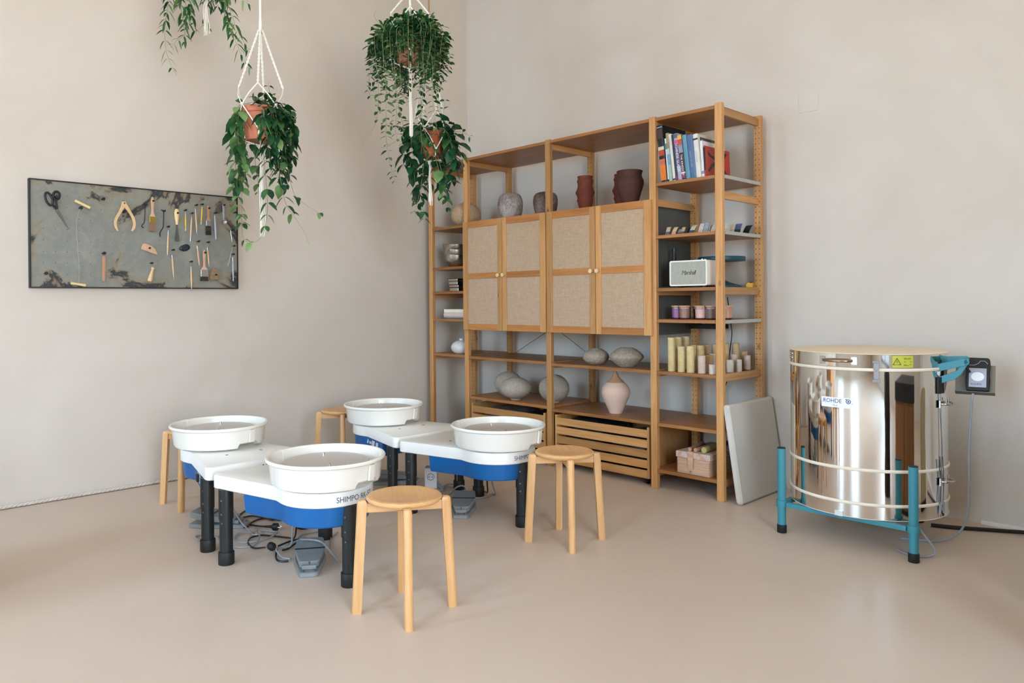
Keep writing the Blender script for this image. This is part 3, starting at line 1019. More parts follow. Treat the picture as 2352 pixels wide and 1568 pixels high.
book(2.4865, ZB, 0.0265, 0.266, 0.22, 6.6, (58, 30, 34), 'book with yellow top, red field and dark title panel on its spine',
     bands=[(0.90, 1.0, (232, 168, 70)), (0.78, 0.89, (190, 82, 52)), (0.60, 0.78, (150, 146, 164)), (0.03, 0.13, (128, 70, 84)), (0.13, 0.16, (220, 204, 196))], title=('THE KINGDOM', 0.018, 0.56))
book(2.5140, ZB, 0.0275, 0.262, 0.22, 6.4, (96, 148, 170), 'glossy light teal-blue book, left of the two blue ones', title=('CERAMICS', 0.010, 0.9), tcol='label_grey', rough=0.25)
book(2.5425, ZB, 0.0375, 0.256, 0.23, 6.0, (84, 110, 148), 'thick matt blue book, right of the two blue ones', title=('GLAZE RECIPES', 0.014, 0.62), tcol='label_grey', rough=0.3)
book(2.5810, ZB, 0.0300, 0.255, 0.22, 5.4, (216, 214, 208), 'thick white book with a small black emblem at the top of its spine', bands=[(0.86, 0.90, (60, 58, 56))], title=('KERAMIK', 0.016, 0.6), tcol='label_grey')
book(2.6115, ZB, 0.0050, 0.252, 0.30, 5.0, (206, 196, 182), 'tall thin book with dark picture cover, standing behind the white paperback',
     cover_art=[((70, 62, 52), [(0.06, 0.55), (0.94, 0.55), (0.94, 0.94), (0.06, 0.94)]), ((178, 176, 166), [(0.10, 0.80), (0.30, 0.80), (0.30, 0.90), (0.10, 0.90)]), ((168, 138, 74), [(0.42, 0.6), (0.8, 0.6), (0.8, 0.88), (0.5, 0.9)])])
book(2.6170, ZB, 0.0165, 0.210, 0.20, 4.2, (222, 222, 226), 'white paperback with a small blue mark, left of the red book', bands=[(0.08, 0.16, (128, 140, 180))])
RED = [((34, 28, 26), [(0.10, 0.86), (0.26, 0.72), (0.48, 0.70), (0.62, 0.74), (0.80, 0.90), (0.90, 0.88), (0.70, 0.62), (0.64, 0.50), (0.80, 0.30), (0.94, 0.10), (0.84, 0.10),
                           (0.60, 0.36), (0.46, 0.44), (0.30, 0.36), (0.14, 0.16), (0.08, 0.20), (0.24, 0.44), (0.40, 0.56), (0.30, 0.62), (0.12, 0.70)])]
book(2.6345, ZB, 0.0095, 0.178, 0.28, 2.2, (176, 50, 38), 'red book with a black splash on its cover, at the right end of the row', cover_art=RED, bands=[(0.2, 0.95, (40, 26, 34))])

# curved glaze test tiles
TILE_C = {}


def tile(x, y, w, h, lean, upper, lower, label, rz=0.0):
    t = thing('test_tile', (x, y, 1.537), label, 'tile', 'glaze test tiles on the shelf', rz)
    def slab(z0, z1, col, nm):
        k = 8
        out, inn = [], []
        for i in range(k + 1):
            s = z0 + (z1 - z0) * i / k
            yy = -0.014 + 0.30 * s + lean * s * s / h
            out.append((yy, s)); inn.append((yy + 0.005, s + 0.0002))
        MB().prism(out + inn[::-1], -w / 2, w / 2, 'yz').build(nm, plain('tile_glaze', col, 0.35, vary=0.22, scale=90), t, smooth=50)
    slab(0.0, h * 0.42, lower, 'lower_glaze')
    slab(h * 0.42, h, upper, 'upper_glaze')
    MB().box(-w / 2, w / 2, -0.010, 0.012, 0.0, 0.004).build('foot', plain('tile_clay', lower, 0.7), t, smooth=0)
    return t


tile(2.368, -0.510, 0.026, 0.050, 0.15, (196, 166, 138), (84, 92, 102), 'tan and slate-blue test tile, first from the left')
tile(2.412, -0.512, 0.026, 0.048, 0.45, (206, 184, 142), (206, 160, 120), 'buff test tile with orange lower half, second from the left')
tile(2.419, -0.462, 0.020, 0.036, 0.2, (166, 172, 190), (110, 116, 126), 'small pale lilac test tile tucked behind the buff one')
tile(2.450, -0.476, 0.022, 0.046, 0.2, (186, 160, 132), (92, 86, 82), 'brown striped test tile just right of the lilac one')
tile(2.458, -0.420, 0.026, 0.044, 0.3, (24, 44, 52), (22, 34, 42), 'near-black teal test tile behind the brown striped one')
tile(2.506, -0.470, 0.030, 0.056, 0.6, (204, 198, 184), (62, 84, 104), 'cream and black speckled test tile with blue foot')
tile(2.562, -0.462, 0.028, 0.060, 0.2, (200, 192, 190), (186, 178, 176), 'pale grey-white test tile in the middle of the row')
tile(2.598, -0.466, 0.028, 0.063, 0.2, (162, 170, 186), (146, 150, 162), 'light blue-grey tall test tile left of the post')
tile(2.607, -0.420, 0.020, 0.050, 0.2, (176, 158, 112), (140, 124, 92), 'olive test tile mostly hidden behind the blue-grey one')
tile(2.646, -0.470, 0.028, 0.052, 0.5, (214, 210, 204), (206, 200, 192), 'plain white test tile cut off by the front post')
tile(2.690, -0.415, 0.026, 0.052, 0.2, (214, 208, 198), (204, 196, 186), 'white test tile just right of the front post')
tile(2.700, -0.355, 0.024, 0.050, 0.2, (212, 198, 172), (196, 180, 156), 'cream speckled test tile beside the white one')
tile(2.694, -0.275, 0.038, 0.060, 0.2, (92, 106, 146), (36, 62, 76), 'blue and dark teal wide test tile near the right end')
tile(2.700, -0.180, 0.040, 0.058, 0.6, (20, 42, 44), (18, 36, 38), 'black-green test tile leaning at the far right end')

# speaker
spk = thing('speaker', (2.5195, -0.538, 1.218), 'cream table-top speaker with grey grille and script lettering', 'speaker')
c = MB().prism(rounded([(-0.124, 0.010), (0.124, 0.010), (0.124, 0.160), (-0.124, 0.160)], 0.012), 0.004, 0.140, 'xz')
c.build('cabinet', 'cream_spk' if 'cream_spk' in M else 'cream_plastic', spk, smooth=40, bevel=0.003)
M['grille'] = burlap('speaker_grille', (158, 158, 146), (180, 180, 166))
f = MB()
o_, i_ = rounded([(-0.124, 0.010), (0.124, 0.010), (0.124, 0.160), (-0.124, 0.160)], 0.012), rounded([(-0.116, 0.018), (0.116, 0.018), (0.116, 0.152), (-0.116, 0.152)], 0.006)
n = len(o_)
v = [(q[0], -0.004, q[1]) for q in o_] + [(q[0], -0.004, q[1]) for q in i_] + [(q[0], 0.004, q[1]) for q in i_] + [(q[0], 0.004, q[1]) for q in o_]
fs = []
for k in range(n):
    j = (k + 1) % n
    fs += [(k, j, j + n, k + n), (k + n, j + n, j + 2 * n, k + 2 * n), (k + 3 * n, j + 3 * n, j, k)]
f.add(v, fs)
f.build('front_frame', 'cream_plastic', spk, smooth=40)
MB().prism(i_, -0.0005, 0.004, 'xz').build('grille', 'grille', spk, smooth=0)
M['bronze_ink'] = plain('bronze_lettering', (92, 66, 50), 0.4, 0.3)
MB().text('Marshall', 0.036, lambda u, v: (u - 0.046 + 0.28 * v, -0.0012, 0.076 + v * 1.0), spacing=0.80).build('lettering', 'bronze_ink', spk, smooth=0)
MB().cyl((0.075, 0.03, 0.160), (0.075, 0.03, 0.167), 0.008, n=16).cyl((0.095, 0.03, 0.160), (0.095, 0.03, 0.165), 0.006, n=16).build('knob', 'brass', spk)
ft = MB()
for sx in (-0.09, 0.09):
    for yy in (0.02, 0.12):
        ft.cyl((sx, yy, 0.0), (sx, yy, 0.011), 0.012, n=14)
ft.build('foot', 'black', spk)

# banding wheel behind the speaker
tt = thing('banding_wheel', (2.560, -0.225, 1.218), 'teal metal banding wheel standing behind the cream speaker', 'turntable')
MB().lathe([(0, 0.188), (0.138, 0.188), (0.1395, 0.186), (0.1395, 0.164), (0.138, 0.162), (0.03, 0.160), (0, 0.160)], 56).build('turntable_top', 'teal_dark', tt)
MB().cyl((0, 0, 0.03), (0, 0, 0.161), 0.018, 0.016, 24).build('shaft', 'bolt', tt)
MB().lathe([(0, 0), (0.118, 0), (0.120, 0.004), (0.118, 0.012), (0.05, 0.032), (0.022, 0.046), (0, 0.046)], 56).build('base', 'teal_dark', tt)

# yellow tape measure
tm = thing('tape_measure', (2.668, -0.065, 1.218), 'small yellow and black tape measure at the right end of the speaker shelf', 'tape measure', None, 0.5)
M['tape_yellow'] = plain('tape_yellow', (240, 184, 28), 0.4)
MB().prism(rounded([(-0.030, 0), (0.026, 0), (0.026, 0.030), (-0.020, 0.032), (-0.030, 0.020)], 0.006), -0.013, 0.013, 'xz').build('case', 'tape_yellow', tm, bevel=0.002)
MB().box(0.026, 0.035, -0.011, 0.011, 0.002, 0.022).box(-0.010, 0.008, -0.0138, 0.0138, 0.028, 0.034).build('grip', 'black', tm, smooth=0, bevel=0.002)
MB().box(-0.040, -0.030, -0.009, 0.009, 0.001, 0.004).build('tape_end', 'bolt', tm, smooth=0)

# things left of the speaker
bb = thing('bottle', (2.338, -0.40, 1.218), 'tall black bottle in the shadow left of the speaker', 'bottle')
MB().lathe([(0, 0), (0.024, 0), (0.026, 0.006), (0.026, 0.11), (0.022, 0.15), (0.013, 0.185), (0.012, 0.225), (0, 0.225)], 32).build('body', 'black', bb)
MB().cyl((0, 0, 0.2252), (0, 0, 0.245), 0.014, n=24).build('cap', 'black_tube', bb)
M['jar_grey'] = plain('grey_plastic_jar', (120, 122, 116), 0.35)
jr = thing('jar', (2.395, -0.21, 1.218), 'grey wide-mouthed jar peeking out above the speaker', 'jar')
MB().lathe([(0, 0), (0.052, 0), (0.054, 0.006), (0.054, 0.13), (0.048, 0.148), (0.04, 0.155), (0, 0.155)], 36).build('body', 'jar_grey', jr)
MB().lathe([(0, 0.156), (0.044, 0.156), (0.045, 0.158), (0.045, 0.182), (0.043, 0.184), (0, 0.184)], 36).build('lid', 'jar_grey', jr)
M['tape_white'] = plain('white_tape', (186, 182, 174), 0.5)
tp = MB()
k = 30
ring = []
for i in range(k + 1):
    a = R(200) - R(230) * i / k
    ring.append([(0.030 * math.cos(a), -0.011, 0.030 + 0.030 * math.sin(a)), (0.030 * math.cos(a), 0.011, 0.030 + 0.030 * math.sin(a)),
                 (0.018 * math.cos(a), 0.011, 0.030 + 0.018 * math.sin(a)), (0.018 * math.cos(a), -0.011, 0.030 + 0.018 * math.sin(a))])
tp.loft(ring)
lo = min(q[2] for q in tp.v)
tp.xform(Matrix.Translation((0, 0, -lo)))
o = tp.build('tape_dispenser', 'tape_white', smooth=40)
o.location = (2.372, -0.435, 1.2255)
tag(o, 'white curved tape dispenser lying left of the speaker', 'tape dispenser')
o = MB().box(-0.055, 0.055, -0.10, 0.10, 0, 0.007).build('tray', 'black', smooth=0, bevel=0.002)
o.location = (2.366, -0.43, 1.218)
tag(o, 'flat black tray on the shelf, left of the speaker', 'tray')

# glaze jars
M['jar_lid'] = plain('amber_jar_lid', (206, 152, 108), 0.4)
M['jar_base'] = plain('maroon_jar_base', (70, 26, 30), 0.3)


def glaze_jar(x, y, rgb, word, label, rz=0.0, strip=(70, 34, 38)):
    t = thing('glaze_jar', (x, y, 1.029), label, 'jar', 'glaze jars in a row', rz)
    body = plain('glaze_in_jar', rgb, 0.3, vary=0.08, coat=0.4)
    MB().lathe([(0, 0.0), (0.0275, 0.0), (0.0285, 0.002), (0.0288, 0.009)], 40).build('base', 'jar_base', t)
    MB().lathe([(0.0287, 0.0092), (0.0305, 0.058), (0.0315, 0.074), (0.0, 0.074)], 40).build('body', body, t)
    MB().lathe([(0, 0.0742), (0.0338, 0.0742), (0.0343, 0.0755), (0.0343, 0.080), (0.033, 0.0822), (0, 0.0822)], 40).build('lid', 'jar_lid', t)
    st = plain('jar_label', strip, 0.5)
    b = MB().lathe([(0.0310, 0.0605), (0.0320, 0.0725)], 24, a0=R(-160), a1=R(140))
    b.text(word, 0.0125, lambda u, v: (0.0324 * math.sin((u - 0.024) / 0.0324), -0.0324 * math.cos((u - 0.024) / 0.0324), 0.0625 + v), 1)
    b.build('label_band', [st, M['label_white']], t, smooth=40)
    return t


glaze_jar(2.388, -0.452, (142, 96, 142), 'COBALT-G', 'purple glaze jar at the left end, lettered COBALT', 0.30, (40, 34, 52))
glaze_jar(2.452, -0.470, (150, 112, 98), 'VOLCANO', 'brown glaze jar lettered VOLCANO', 0.30, (132, 84, 72))
glaze_jar(2.500, -0.395, (48, 24, 28), 'BLACK', 'dark jar standing behind, between the brown and the pink ones', 0.3, (44, 26, 30))
glaze_jar(2.558, -0.470, (214, 172, 162), 'CREAM BEIGE', 'pale pink glaze jar left of the front post', 0.25, (150, 90, 88))
glaze_jar(2.628, -0.468, (112, 92, 88), 'VULCAN', 'grey-brown glaze jar partly hidden by the front post', 0.3, (122, 82, 80))
glaze_jar(2.692, -0.405, (190, 140, 118), 'ROSE', 'peach glaze jar right of the front post', 0.3, (180, 134, 118))

# ceramic kiln props: tubes standing on end
M['prop_y'] = speckled('yellowish_kiln_prop', (218, 198, 148), (200, 176, 122), 24, 0.35, 0.65, 0.85, 0.2, 120)
M['prop_t'] = speckled('tan_kiln_prop', (206, 176, 132), (186, 152, 108), 24, 0.35, 0.65, 0.85, 0.2, 120)
M['prop_p'] = speckled('pinkish_kiln_prop', (216, 194, 178), (196, 172, 156), 24, 0.35, 0.65, 0.85, 0.2, 120)
M['prop_w'] = speckled('whitish_kiln_prop', (220, 212, 198), (206, 196, 180), 24, 0.35, 0.65, 0.85, 0.2, 120)


def prop(x, y, r, h, mat, label, z=0.715, hollow=False):
    if hollow:
        pr = [(r * 0.55, 0), (r, 0), (r, h), (r * 0.62, h), (r * 0.55, 0)]
    else:
        pr = [(0, 0), (r * 0.97, 0), (r, 0.0015), (r, h - 0.0015), (r * 0.97, h), (0, h)]
    o = MB().lathe(pr, 28).build('kiln_prop', mat, smooth=40)
    o.location = (x, y, z)
    return tag(o, label, 'kiln prop', 'kiln props on the shelf')


prop(2.378, -0.500, 0.0215, 0.203, 'prop_y', 'tallest yellowish tube, nearest the left post at the front')
prop(2.372, -0.415, 0.0215, 0.203, 'prop_y', 'tall yellowish tube second in the left file')
prop(2.374, -0.330, 0.0215, 0.203, 'prop_y', 'tall yellowish tube at the back of the left file')
prop(2.446, -0.500, 0.0215, 0.152, 'prop_y', 'medium yellowish tube at the front, second from the left post')
prop(2.508, -0.500, 0.0225, 0.157, 'prop_y', 'medium yellowish tube at the front, third from the left post')
prop(2.470, -0.400, 0.0215, 0.157, 'prop_t', 'medium tan tube hidden behind the two front medium ones')
prop(2.516, -0.400, 0.0235, 0.157, 'prop_y', 'wide medium yellowish tube in the second row')
prop(2.505, -0.315, 0.0215, 0.157, 'prop_t', 'medium tan tube in the third row')
prop(2.540, -0.270, 0.0215, 0.160, 'prop_t', 'medium tan tube in the back row, left')
prop(2.575, -0.210, 0.0215, 0.162, 'prop_t', 'medium tan tube in the back row, middle')
prop(2.610, -0.150, 0.0215, 0.163, 'prop_t', 'medium tan tube in the back row, right')
prop(2.582, -0.500, 0.0220, 0.104, 'prop_p', 'short pinkish white tube standing at the front edge')
prop(2.583, -0.410, 0.0220, 0.050, 'prop_p', 'short pinkish tube carrying a tan one, behind the front row')
prop(2.583, -0.410, 0.0220, 0.052, 'prop_t', 'short tan tube stacked on a pinkish one', 0.7652)
prop(2.560, -0.340, 0.0220, 0.106, 'prop_p', 'short pinkish tube in the middle of the group')
prop(2.607, -0.330, 0.0225, 0.108, 'prop_w', 'short whitish tube in the middle of the group', hollow=True)
prop(2.652, -0.498, 0.0220, 0.055, 'prop_w', 'shortest tube at the front, touching the front post')
prop(2.662, -0.318, 0.0205, 0.072, 'prop_w', 'small whitish tube, left of the pair right of the post')
prop(2.692, -0.268, 0.0170, 0.073, 'prop_w', 'small whitish tube, right of the pair right of the post')
prop(2.636, -0.222, 0.0200, 0.100, 'prop_p', 'pinkish ribbed tube behind the small whitish pair')
prop(2.690, -0.162, 0.0190, 0.092, 'prop_p', 'pinkish ribbed tube at the back right end')
prop(2.648, -0.118, 0.0200, 0.112, 'prop_t', 'tan tube at the very back of the right end')
o = MB().box(-0.026, 0.026, -0.032, 0.032, 0, 0.006).build('kiln_tile', 'black', smooth=0, bevel=0.001)
o.location = (2.700, -0.210, 0.715)
tag(o, 'small dark slab lying at the right end of the prop shelf', 'slab')

# black tray clipped under the jar shelf, with its cable
tr = thing('cable_tray', (2.425, -0.15, 0.962), 'black cable tray fixed under the jar shelf', 'cable tray')
MB().box(-0.11, 0.11, -0.05, 0.05, 0.0, 0.006).box(-0.11, 0.11, -0.05, -0.046, 0.006, 0.028).box(-0.11, 0.11, 0.046, 0.05, 0.006, 0.028).build('tray', 'black', tr, smooth=0)
MB().box(-0.1, -0.08, -0.05, 0.05, 0.028, 0.047).box(0.08, 0.1, -0.05, 0.05, 0.028, 0.047).build('bracket', 'black', tr, smooth=0)
o = MB().tube(spline([(2.515, -0.075, 1.16), (2.520, -0.05, 1.02), (2.528, -0.045, 0.93), (2.515, -0.045, 0.83), (2.505, -0.045, 0.74), (2.502, -0.045, 0.66), (2.47, -0.04, 0.56),
                           (2.462, -0.04, 0.45), (2.468, -0.04, 0.37), (2.52, -0.04, 0.29), (2.60, -0.04, 0.25)], 8), 0.0035, 8).build('cable', 'cable_black')
tag(o, 'black cable hanging down the wall behind the right bay', 'cable')

# wooden tool box
tb = thing('tool_box', (2.545, -0.35, 0.119), 'whitewashed wooden box with a strap latch and a small drawer, on the bottom shelf', 'box')
M['washed'] = wood('whitewashed_wood', (214, 178, 148), (186, 142, 110), 'x', 1.2, 0.0, 0.7, rnd=0.1)
M['washed_y'] = wood('whitewashed_wood_side', (176, 138, 112), (144, 106, 84), 'y', 1.2, 0.0, 0.7, rnd=0.1)
M['lime'] = speckled('limed_patchy_wood', (206, 192, 184), (192, 152, 126), 26, 0.42, 0.6, 0.8, 0.1, 60)
MB().box(-0.107, 0.107, -0.19, 0.19, 0.0, 0.093).build('body', 'washed', tb, smooth=0, bevel=0.002)
MB().box(-0.112, 0.112, -0.196, 0.196, 0.0945, 0.130).build('lid', 'lime', tb, smooth=0, bevel=0.002)
dr = MB().box(-0.102, 0.102, -0.1935, -0.1895, 0.003, 0.036).build('drawer', 'washed', tb, smooth=0, bevel=0.001)
MB().lathe([(0, 0), (0.003, 0), (0.003, 0.004), (0.0065, 0.008), (0.0055, 0.012), (0, 0.013)], 18).xform(Matrix.Translation((-0.012, -0.1935, 0.018)) @ Matrix.Rotation(R(90), 4, 'X')).build('drawer_knob', 'chrome', dr)
MB().box(-0.030, 0.004, -0.201, -0.1965, 0.030, 0.136).build('latch_strap', 'washed', tb, smooth=0, bevel=0.001)
dv = MB()
for sx in (-0.1075, 0.1005):
    for k in range(6):
        dv.box(sx, sx + 0.007, -0.1905, -0.1895, 0.012 + 0.013 * k, 0.019 + 0.013 * k)
dv.build('dovetail', 'washed_y', tb, smooth=0)


def rod(name, p0, p1, r, mat, label, cat, caps=None):
    o = MB().cyl((0, 0, 0), Vector(p1) - Vector(p0), r, n=24).build(name, mat)
    o.location = p0
    return tag(o, label, cat)


ZT = 0.249
M['roller_green'] = plain('pale_olive_wood', (176, 166, 104), 0.6)
M['roller_pink'] = plain('pinkish_wood', (190, 140, 108), 0.6)
rod('roller', (2.595, -0.505, ZT + 0.0175), (2.585, -0.36, ZT + 0.0175), 0.0172, 'roller_green', 'pale olive wooden roller lying on the whitewashed box', 'roller')
rod('dowel', (2.508, -0.515, ZT + 0.0115), (2.455, -0.28, ZT + 0.0115), 0.011, 'roller_pink', 'pinkish dowel, left one on the whitewashed box', 'dowel')
rod('dowel', (2.545, -0.515, ZT + 0.0125), (2.545, -0.22, ZT + 0.0125), 0.012, 'roller_pink', 'pinkish dowel beside the latch of the whitewashed box', 'dowel')
ex = thing('clay_gun', (2.566, -0.36, ZT), 'black clay extruder with chrome fitting, on the whitewashed box', 'extruder', None, 0.0)
MB().cyl((0.002, 0.02, 0.0125), (-0.005, 0.20, 0.0125), 0.012, n=20).build('barrel', 'black', ex)
MB().cyl((0.002, 0.02, 0.0125), (0.003, -0.02, 0.0125), 0.009, n=20).build('fitting', 'chrome', ex)
o = MB().tube(spline([(2.505, -0.075, ZT + 0.004), (2.545, -0.12, ZT + 0.004), (2.59, -0.15, ZT + 0.004), (2.63, -0.17, ZT + 0.02), (2.66, -0.17, ZT + 0.06), (2.69, -0.15, ZT + 0.04)], 8), 0.004, 8).build('cord', 'cable_black')
tag(o, 'black cord looping over the back of the whitewashed box', 'cord')
# ================================================================== POTTERY WHEELS
def wheel_outline():
    c, r = 0.497, 0.198
    P = rounded([(0.415, -0.188), (0.0, -0.288), (0.0, 0.288), (0.415, 0.188)], [0.0, 0.045, 0.045, 0.0], 6)
    arc = []
    for i in range(29):
        a = R(101) - R(202) * i / 28
        arc.append((c + r * math.cos(a), r * math.sin(a)))
    return P + arc


def inset(poly, d):
    """push a 2-D outline inwards by d along its vertex normals"""
    out = []
    n = len(poly)
    A = sum(poly[i][0] * poly[(i + 1) % n][1] - poly[(i + 1) % n][0] * poly[i][1] for i in range(n))
    s = 1 if A > 0 else -1
    for i in range(n):
        p, a, b = Vector(poly[i]), Vector(poly[i - 1]), Vector(poly[(i + 1) % n])
        t = (b - a)
        t = t.normalized() if t.length > 1e-9 else Vector((1, 0))
        out.append(tuple(p + Vector((-t.y, t.x)) * d * s))
    return out


def pan_half(a0, a1, scale, notch):
    """one half of the splash pan: rounded floor edge, wall and rolled rim"""
    prof = [(0.190, 0.016), (0.206, 0.0155), (0.2185, 0.020), (0.2225, 0.030), (0.2300, 0.098), (0.2325, 0.104), (0.2395, 0.1065), (0.2435, 0.1095),
            (0.2440, 0.1135), (0.2405, 0.1155), (0.2355, 0.1150)]
    outer = [(0.190, 0.006), (0.206, 0.006), (0.2205, 0.011), (0.2265, 0.024), (0.2345, 0.096), (0.2375, 0.1010), (0.2440, 0.1025), (0.2480, 0.1065),
             (0.2490, 0.1130), (0.2450, 0.1185), (0.2370, 0.1180), (0.2310, 0.1110), (0.2300, 0.098)]
    P = outer + prof[::-1][6:]
    n = 60
    b = MB()
    rings = []
    for i in range(n + 1):
        a = a0 + (a1 - a0) * i / n
        deg = math.degrees(a)
        rg = []
        for (r, z) in P:
            zz = z
            if notch and z < 0.05:
                k = min(1, max(0, (deg - notch[0]) / 2.5)) * min(1, max(0, (notch[1] - deg) / 12.0))
                k = k * k * (3 - 2 * k)
                zz = z + 0.026 * k * (1 - z / 0.05)
            rg.append((r * scale * math.cos(a), r * scale * math.sin(a), zz))
        rings.append(rg)
    b.loft(rings, caps=True)
    return b


def pottery_wheel(x, y, top, flip, label, extra=None):
    t = thing('pottery_wheel', (x, y, 0), label, 'pottery wheel', 'pottery wheels pushed back to back', PI if flip else 0.0)
    out = wheel_outline()
    # table top: thick white moulding
    tb_ = MB()
    prof = [(0.006, top - 0.062), (0.0, top - 0.058), (0.0, top - 0.008), (0.003, top - 0.002), (0.009, top)]
    rings = [[(q[0], q[1], z) for q in inset(out, d)] for d, z in prof]
    tb_.loft(rings)
    ttop = tb_.build('table_top', 'white_plastic', t, smooth=30)
    # lettering round the front edge and on the back
    cx, rr = 0.497, 0.1986
    z0 = top - 0.042
    th0 = R(-19.5)
    if flip:
        th0 = R(-19.5)
    MB().text('SHIMPO RK-5T', 0.0315, lambda u, v: (cx + rr * math.cos(th0 + u * 0.93 / rr), rr * math.sin(th0 + u * 0.93 / rr), z0 + v)).build('lettering', 'ink', ttop, smooth=0)
    MB().text('Nidec', 0.034, lambda u, v: (-0.0008, 0.015 - u, top - 0.046 + v)).build('maker_mark', 'black', ttop, smooth=0)
    for sy in (-0.09, 0.09):
        MB().lathe([(0.0, 0.0015), (0.006, 0.0015), (0.0075, 0.0)], 16, c=(0.222, sy, top)).build('screw', 'bolt', ttop)
    # blue motor housing
    X0 = 0.205
    hs = []
    for q in inset(out, 0.009):
        if q[0] < X0:
            q = (X0, math.copysign(0.288 - 0.247 * X0 - 0.010, q[1]))
        if not hs or (Vector(q) - Vector(hs[-1])).length > 1e-4:
            hs.append(q)
    b = MB()
    b.loft([[(q[0], q[1], z) for q in inset(hs, d)] for d, z in ((0.0, top - 0.062), (0.008, top - 0.139), (0.013, top - 0.145))])
    hous = b.build('motor_housing', 'blue', t, smooth=30)
    if extra:
        extra(hous, top)
    # legs: two at the back corners, one under the rounded front
    for (lx, ly) in ((0.078, -0.250), (0.078, 0.250), (0.672, 0.0)):
        l = MB()
        l.cyl((lx, ly, 0.20), (lx, ly, top - 0.060), 0.0315, n=28)
        l.cyl((lx, ly, 0.012), (lx, ly, 0.2005), 0.0285, n=28)
        lg = l.build('leg', 'black_tube', t)
        MB().lathe([(0, 0), (0.033, 0), (0.0345, 0.003), (0.0345, 0.052), (0.0335, 0.055), (0.0290, 0.0555)], 28, c=(lx, ly, 0)).build('rubber_foot', 'black', lg)
        sc = MB()
        ang = math.atan2(-1.0, 0.55)
        if flip: ang += PI
        for hz in (0.185, 0.225, 0.285):
            rr2 = 0.0285 if hz < 0.2 else 0.0315
            p0 = Vector((lx + rr2 * math.cos(ang), ly + rr2 * math.sin(ang), hz))
            sc.cyl(p0, p0 + Vector((math.cos(ang), math.sin(ang), 0)) * 0.002, 0.004, n=10)
        sc.build('bolt', 'bolt', lg)
    # splash pan in two halves, wheel head and bat pins
    rot = PI if flip else 0.0
    for (a0, a1, s, nt) in ((R(16), R(202), 0.992, (5, 42)), (R(198), R(380), 1.006, (358.5, 400))):
        p = pan_half(a0, a1, s, nt if nt[0] < 300 else (358.5, 420)).build('splash_pan', 'cream_plastic', t, smooth=35)
        p.location = (0.505, 0, top)
        p.rotation_euler = (0, 0, rot)
        fl = MB()
        am = a1 - R(3) if nt[0] > 300 else a1 - R(3)
        for k in range(1):
            q = MB()
            rings = []
            for i in range(9):
                a = am - R(3.5) + R(7.0) * i / 8
                ri, ro = 0.2290 * s, 0.2390 * s
                rings.append([(ri * math.cos(a), ri * math.sin(a), 0.036), (ro * math.cos(a), ro * math.sin(a), 0.036),
                              ((ro + 0.0065) * math.cos(a), (ro + 0.0065) * math.sin(a), 0.100), ((ri + 0.008) * math.cos(a), (ri + 0.008) * math.sin(a), 0.100)])
            q.loft(rings)
            q.build('joint_clip', 'cream_plastic', p, smooth=35)
    h = MB().lathe([(0, 0.093), (0.1745, 0.093), (0.1765, 0.0915), (0.1765, 0.082), (0.172, 0.080), (0.04, 0.080), (0.035, 0.05), (0, 0.05)], 72).build('wheel_head', 'alu', t, smooth=30)
    h.location = (0.505, 0, top)
    h.rotation_euler = (0, 0, rot)
    for (qx, qy) in ((-0.108, 0.052), (0.108, -0.052)):
        MB().cyl((qx, qy, 0.0931), (qx, qy, 0.1035), 0.0045, n=14).build('bat_pin', 'chrome', h)
    return t


def plates_for(hous, top):
    M.setdefault('tag_paper', plain('printed_tag', (206, 212, 222), 0.5, vary=0.35, scale=160))
    # slanted side of the housing facing -y in the room once flipped (local +y)
    nrm = Vector((0.235, 0.965, 0.10)).normalized()
    tx = Vector((0.97, -0.236, 0)).normalized()
    tz = nrm.cross(tx) * -1
    if tz.z < 0: tz = -tz
    base = Vector((0.34, 0.288 - 0.247 * 0.34 - 0.010, top - 0.070))
    b = MB()
    for (u, w_, z_, hh) in ((0.10, 0.040, 0.004, 0.026), (0.045, 0.022, 0.014, 0.014), (0.0, 0.036, 0.004, 0.030), (-0.06, 0.030, 0.006, 0.022)):
        c0 = base + tx * u - tz * z_ + nrm * 0.0045
        v = [c0 - tx * w_ / 2, c0 + tx * w_ / 2, c0 + tx * w_ / 2 - tz * hh, c0 - tx * w_ / 2 - tz * hh]
        v += [q - nrm * 0.004 for q in v]
        b.add(v, [(0, 1, 2, 3), (4, 5, 6, 7), (0, 1, 5, 4), (1, 2, 6, 5), (2, 3, 7, 6), (3, 0, 4, 7)])
    b.build('label_plate', 'tag_paper', hous, smooth=0)


def switch_for(hous, top):
    nrm = Vector((0.235, 0.965, 0.10)).normalized()
    tx = Vector((0.97, -0.236, 0)).normalized()
    tz = Vector((0, 0, 1))
    base = Vector((0.255, 0.288 - 0.247 * 0.255 - 0.012, top - 0.070))
    Mx = Matrix((tx, nrm, tz)).transposed()
    MB().obox(base - tz * 0.025, (0.075, 0.008, 0.055), Mx).build('switch_plate', 'label_grey', hous, smooth=0, bevel=0.002)
    MB().obox(base - tz * 0.028 + nrm * 0.008, (0.030, 0.016, 0.036), Mx).build('switch', 'black', hous, smooth=0, bevel=0.003)


wheelA = pottery_wheel(1.646, -2.765, 0.390, False, 'white pottery wheel with blue housing nearest the camera, behind the front stool')
wheelC = pottery_wheel(1.585, -1.690, 0.387, False, 'white pottery wheel with blue housing next to the shelving, behind the right-hand stool')
wheelB = pottery_wheel(1.575, -2.752, 0.400, True, 'white pottery wheel at the far left, in front of the left-hand stool', switch_for)
wheelD = pottery_wheel(1.545, -1.670, 0.393, True, 'white pottery wheel at the back, with printed labels on its blue housing', plates_for)

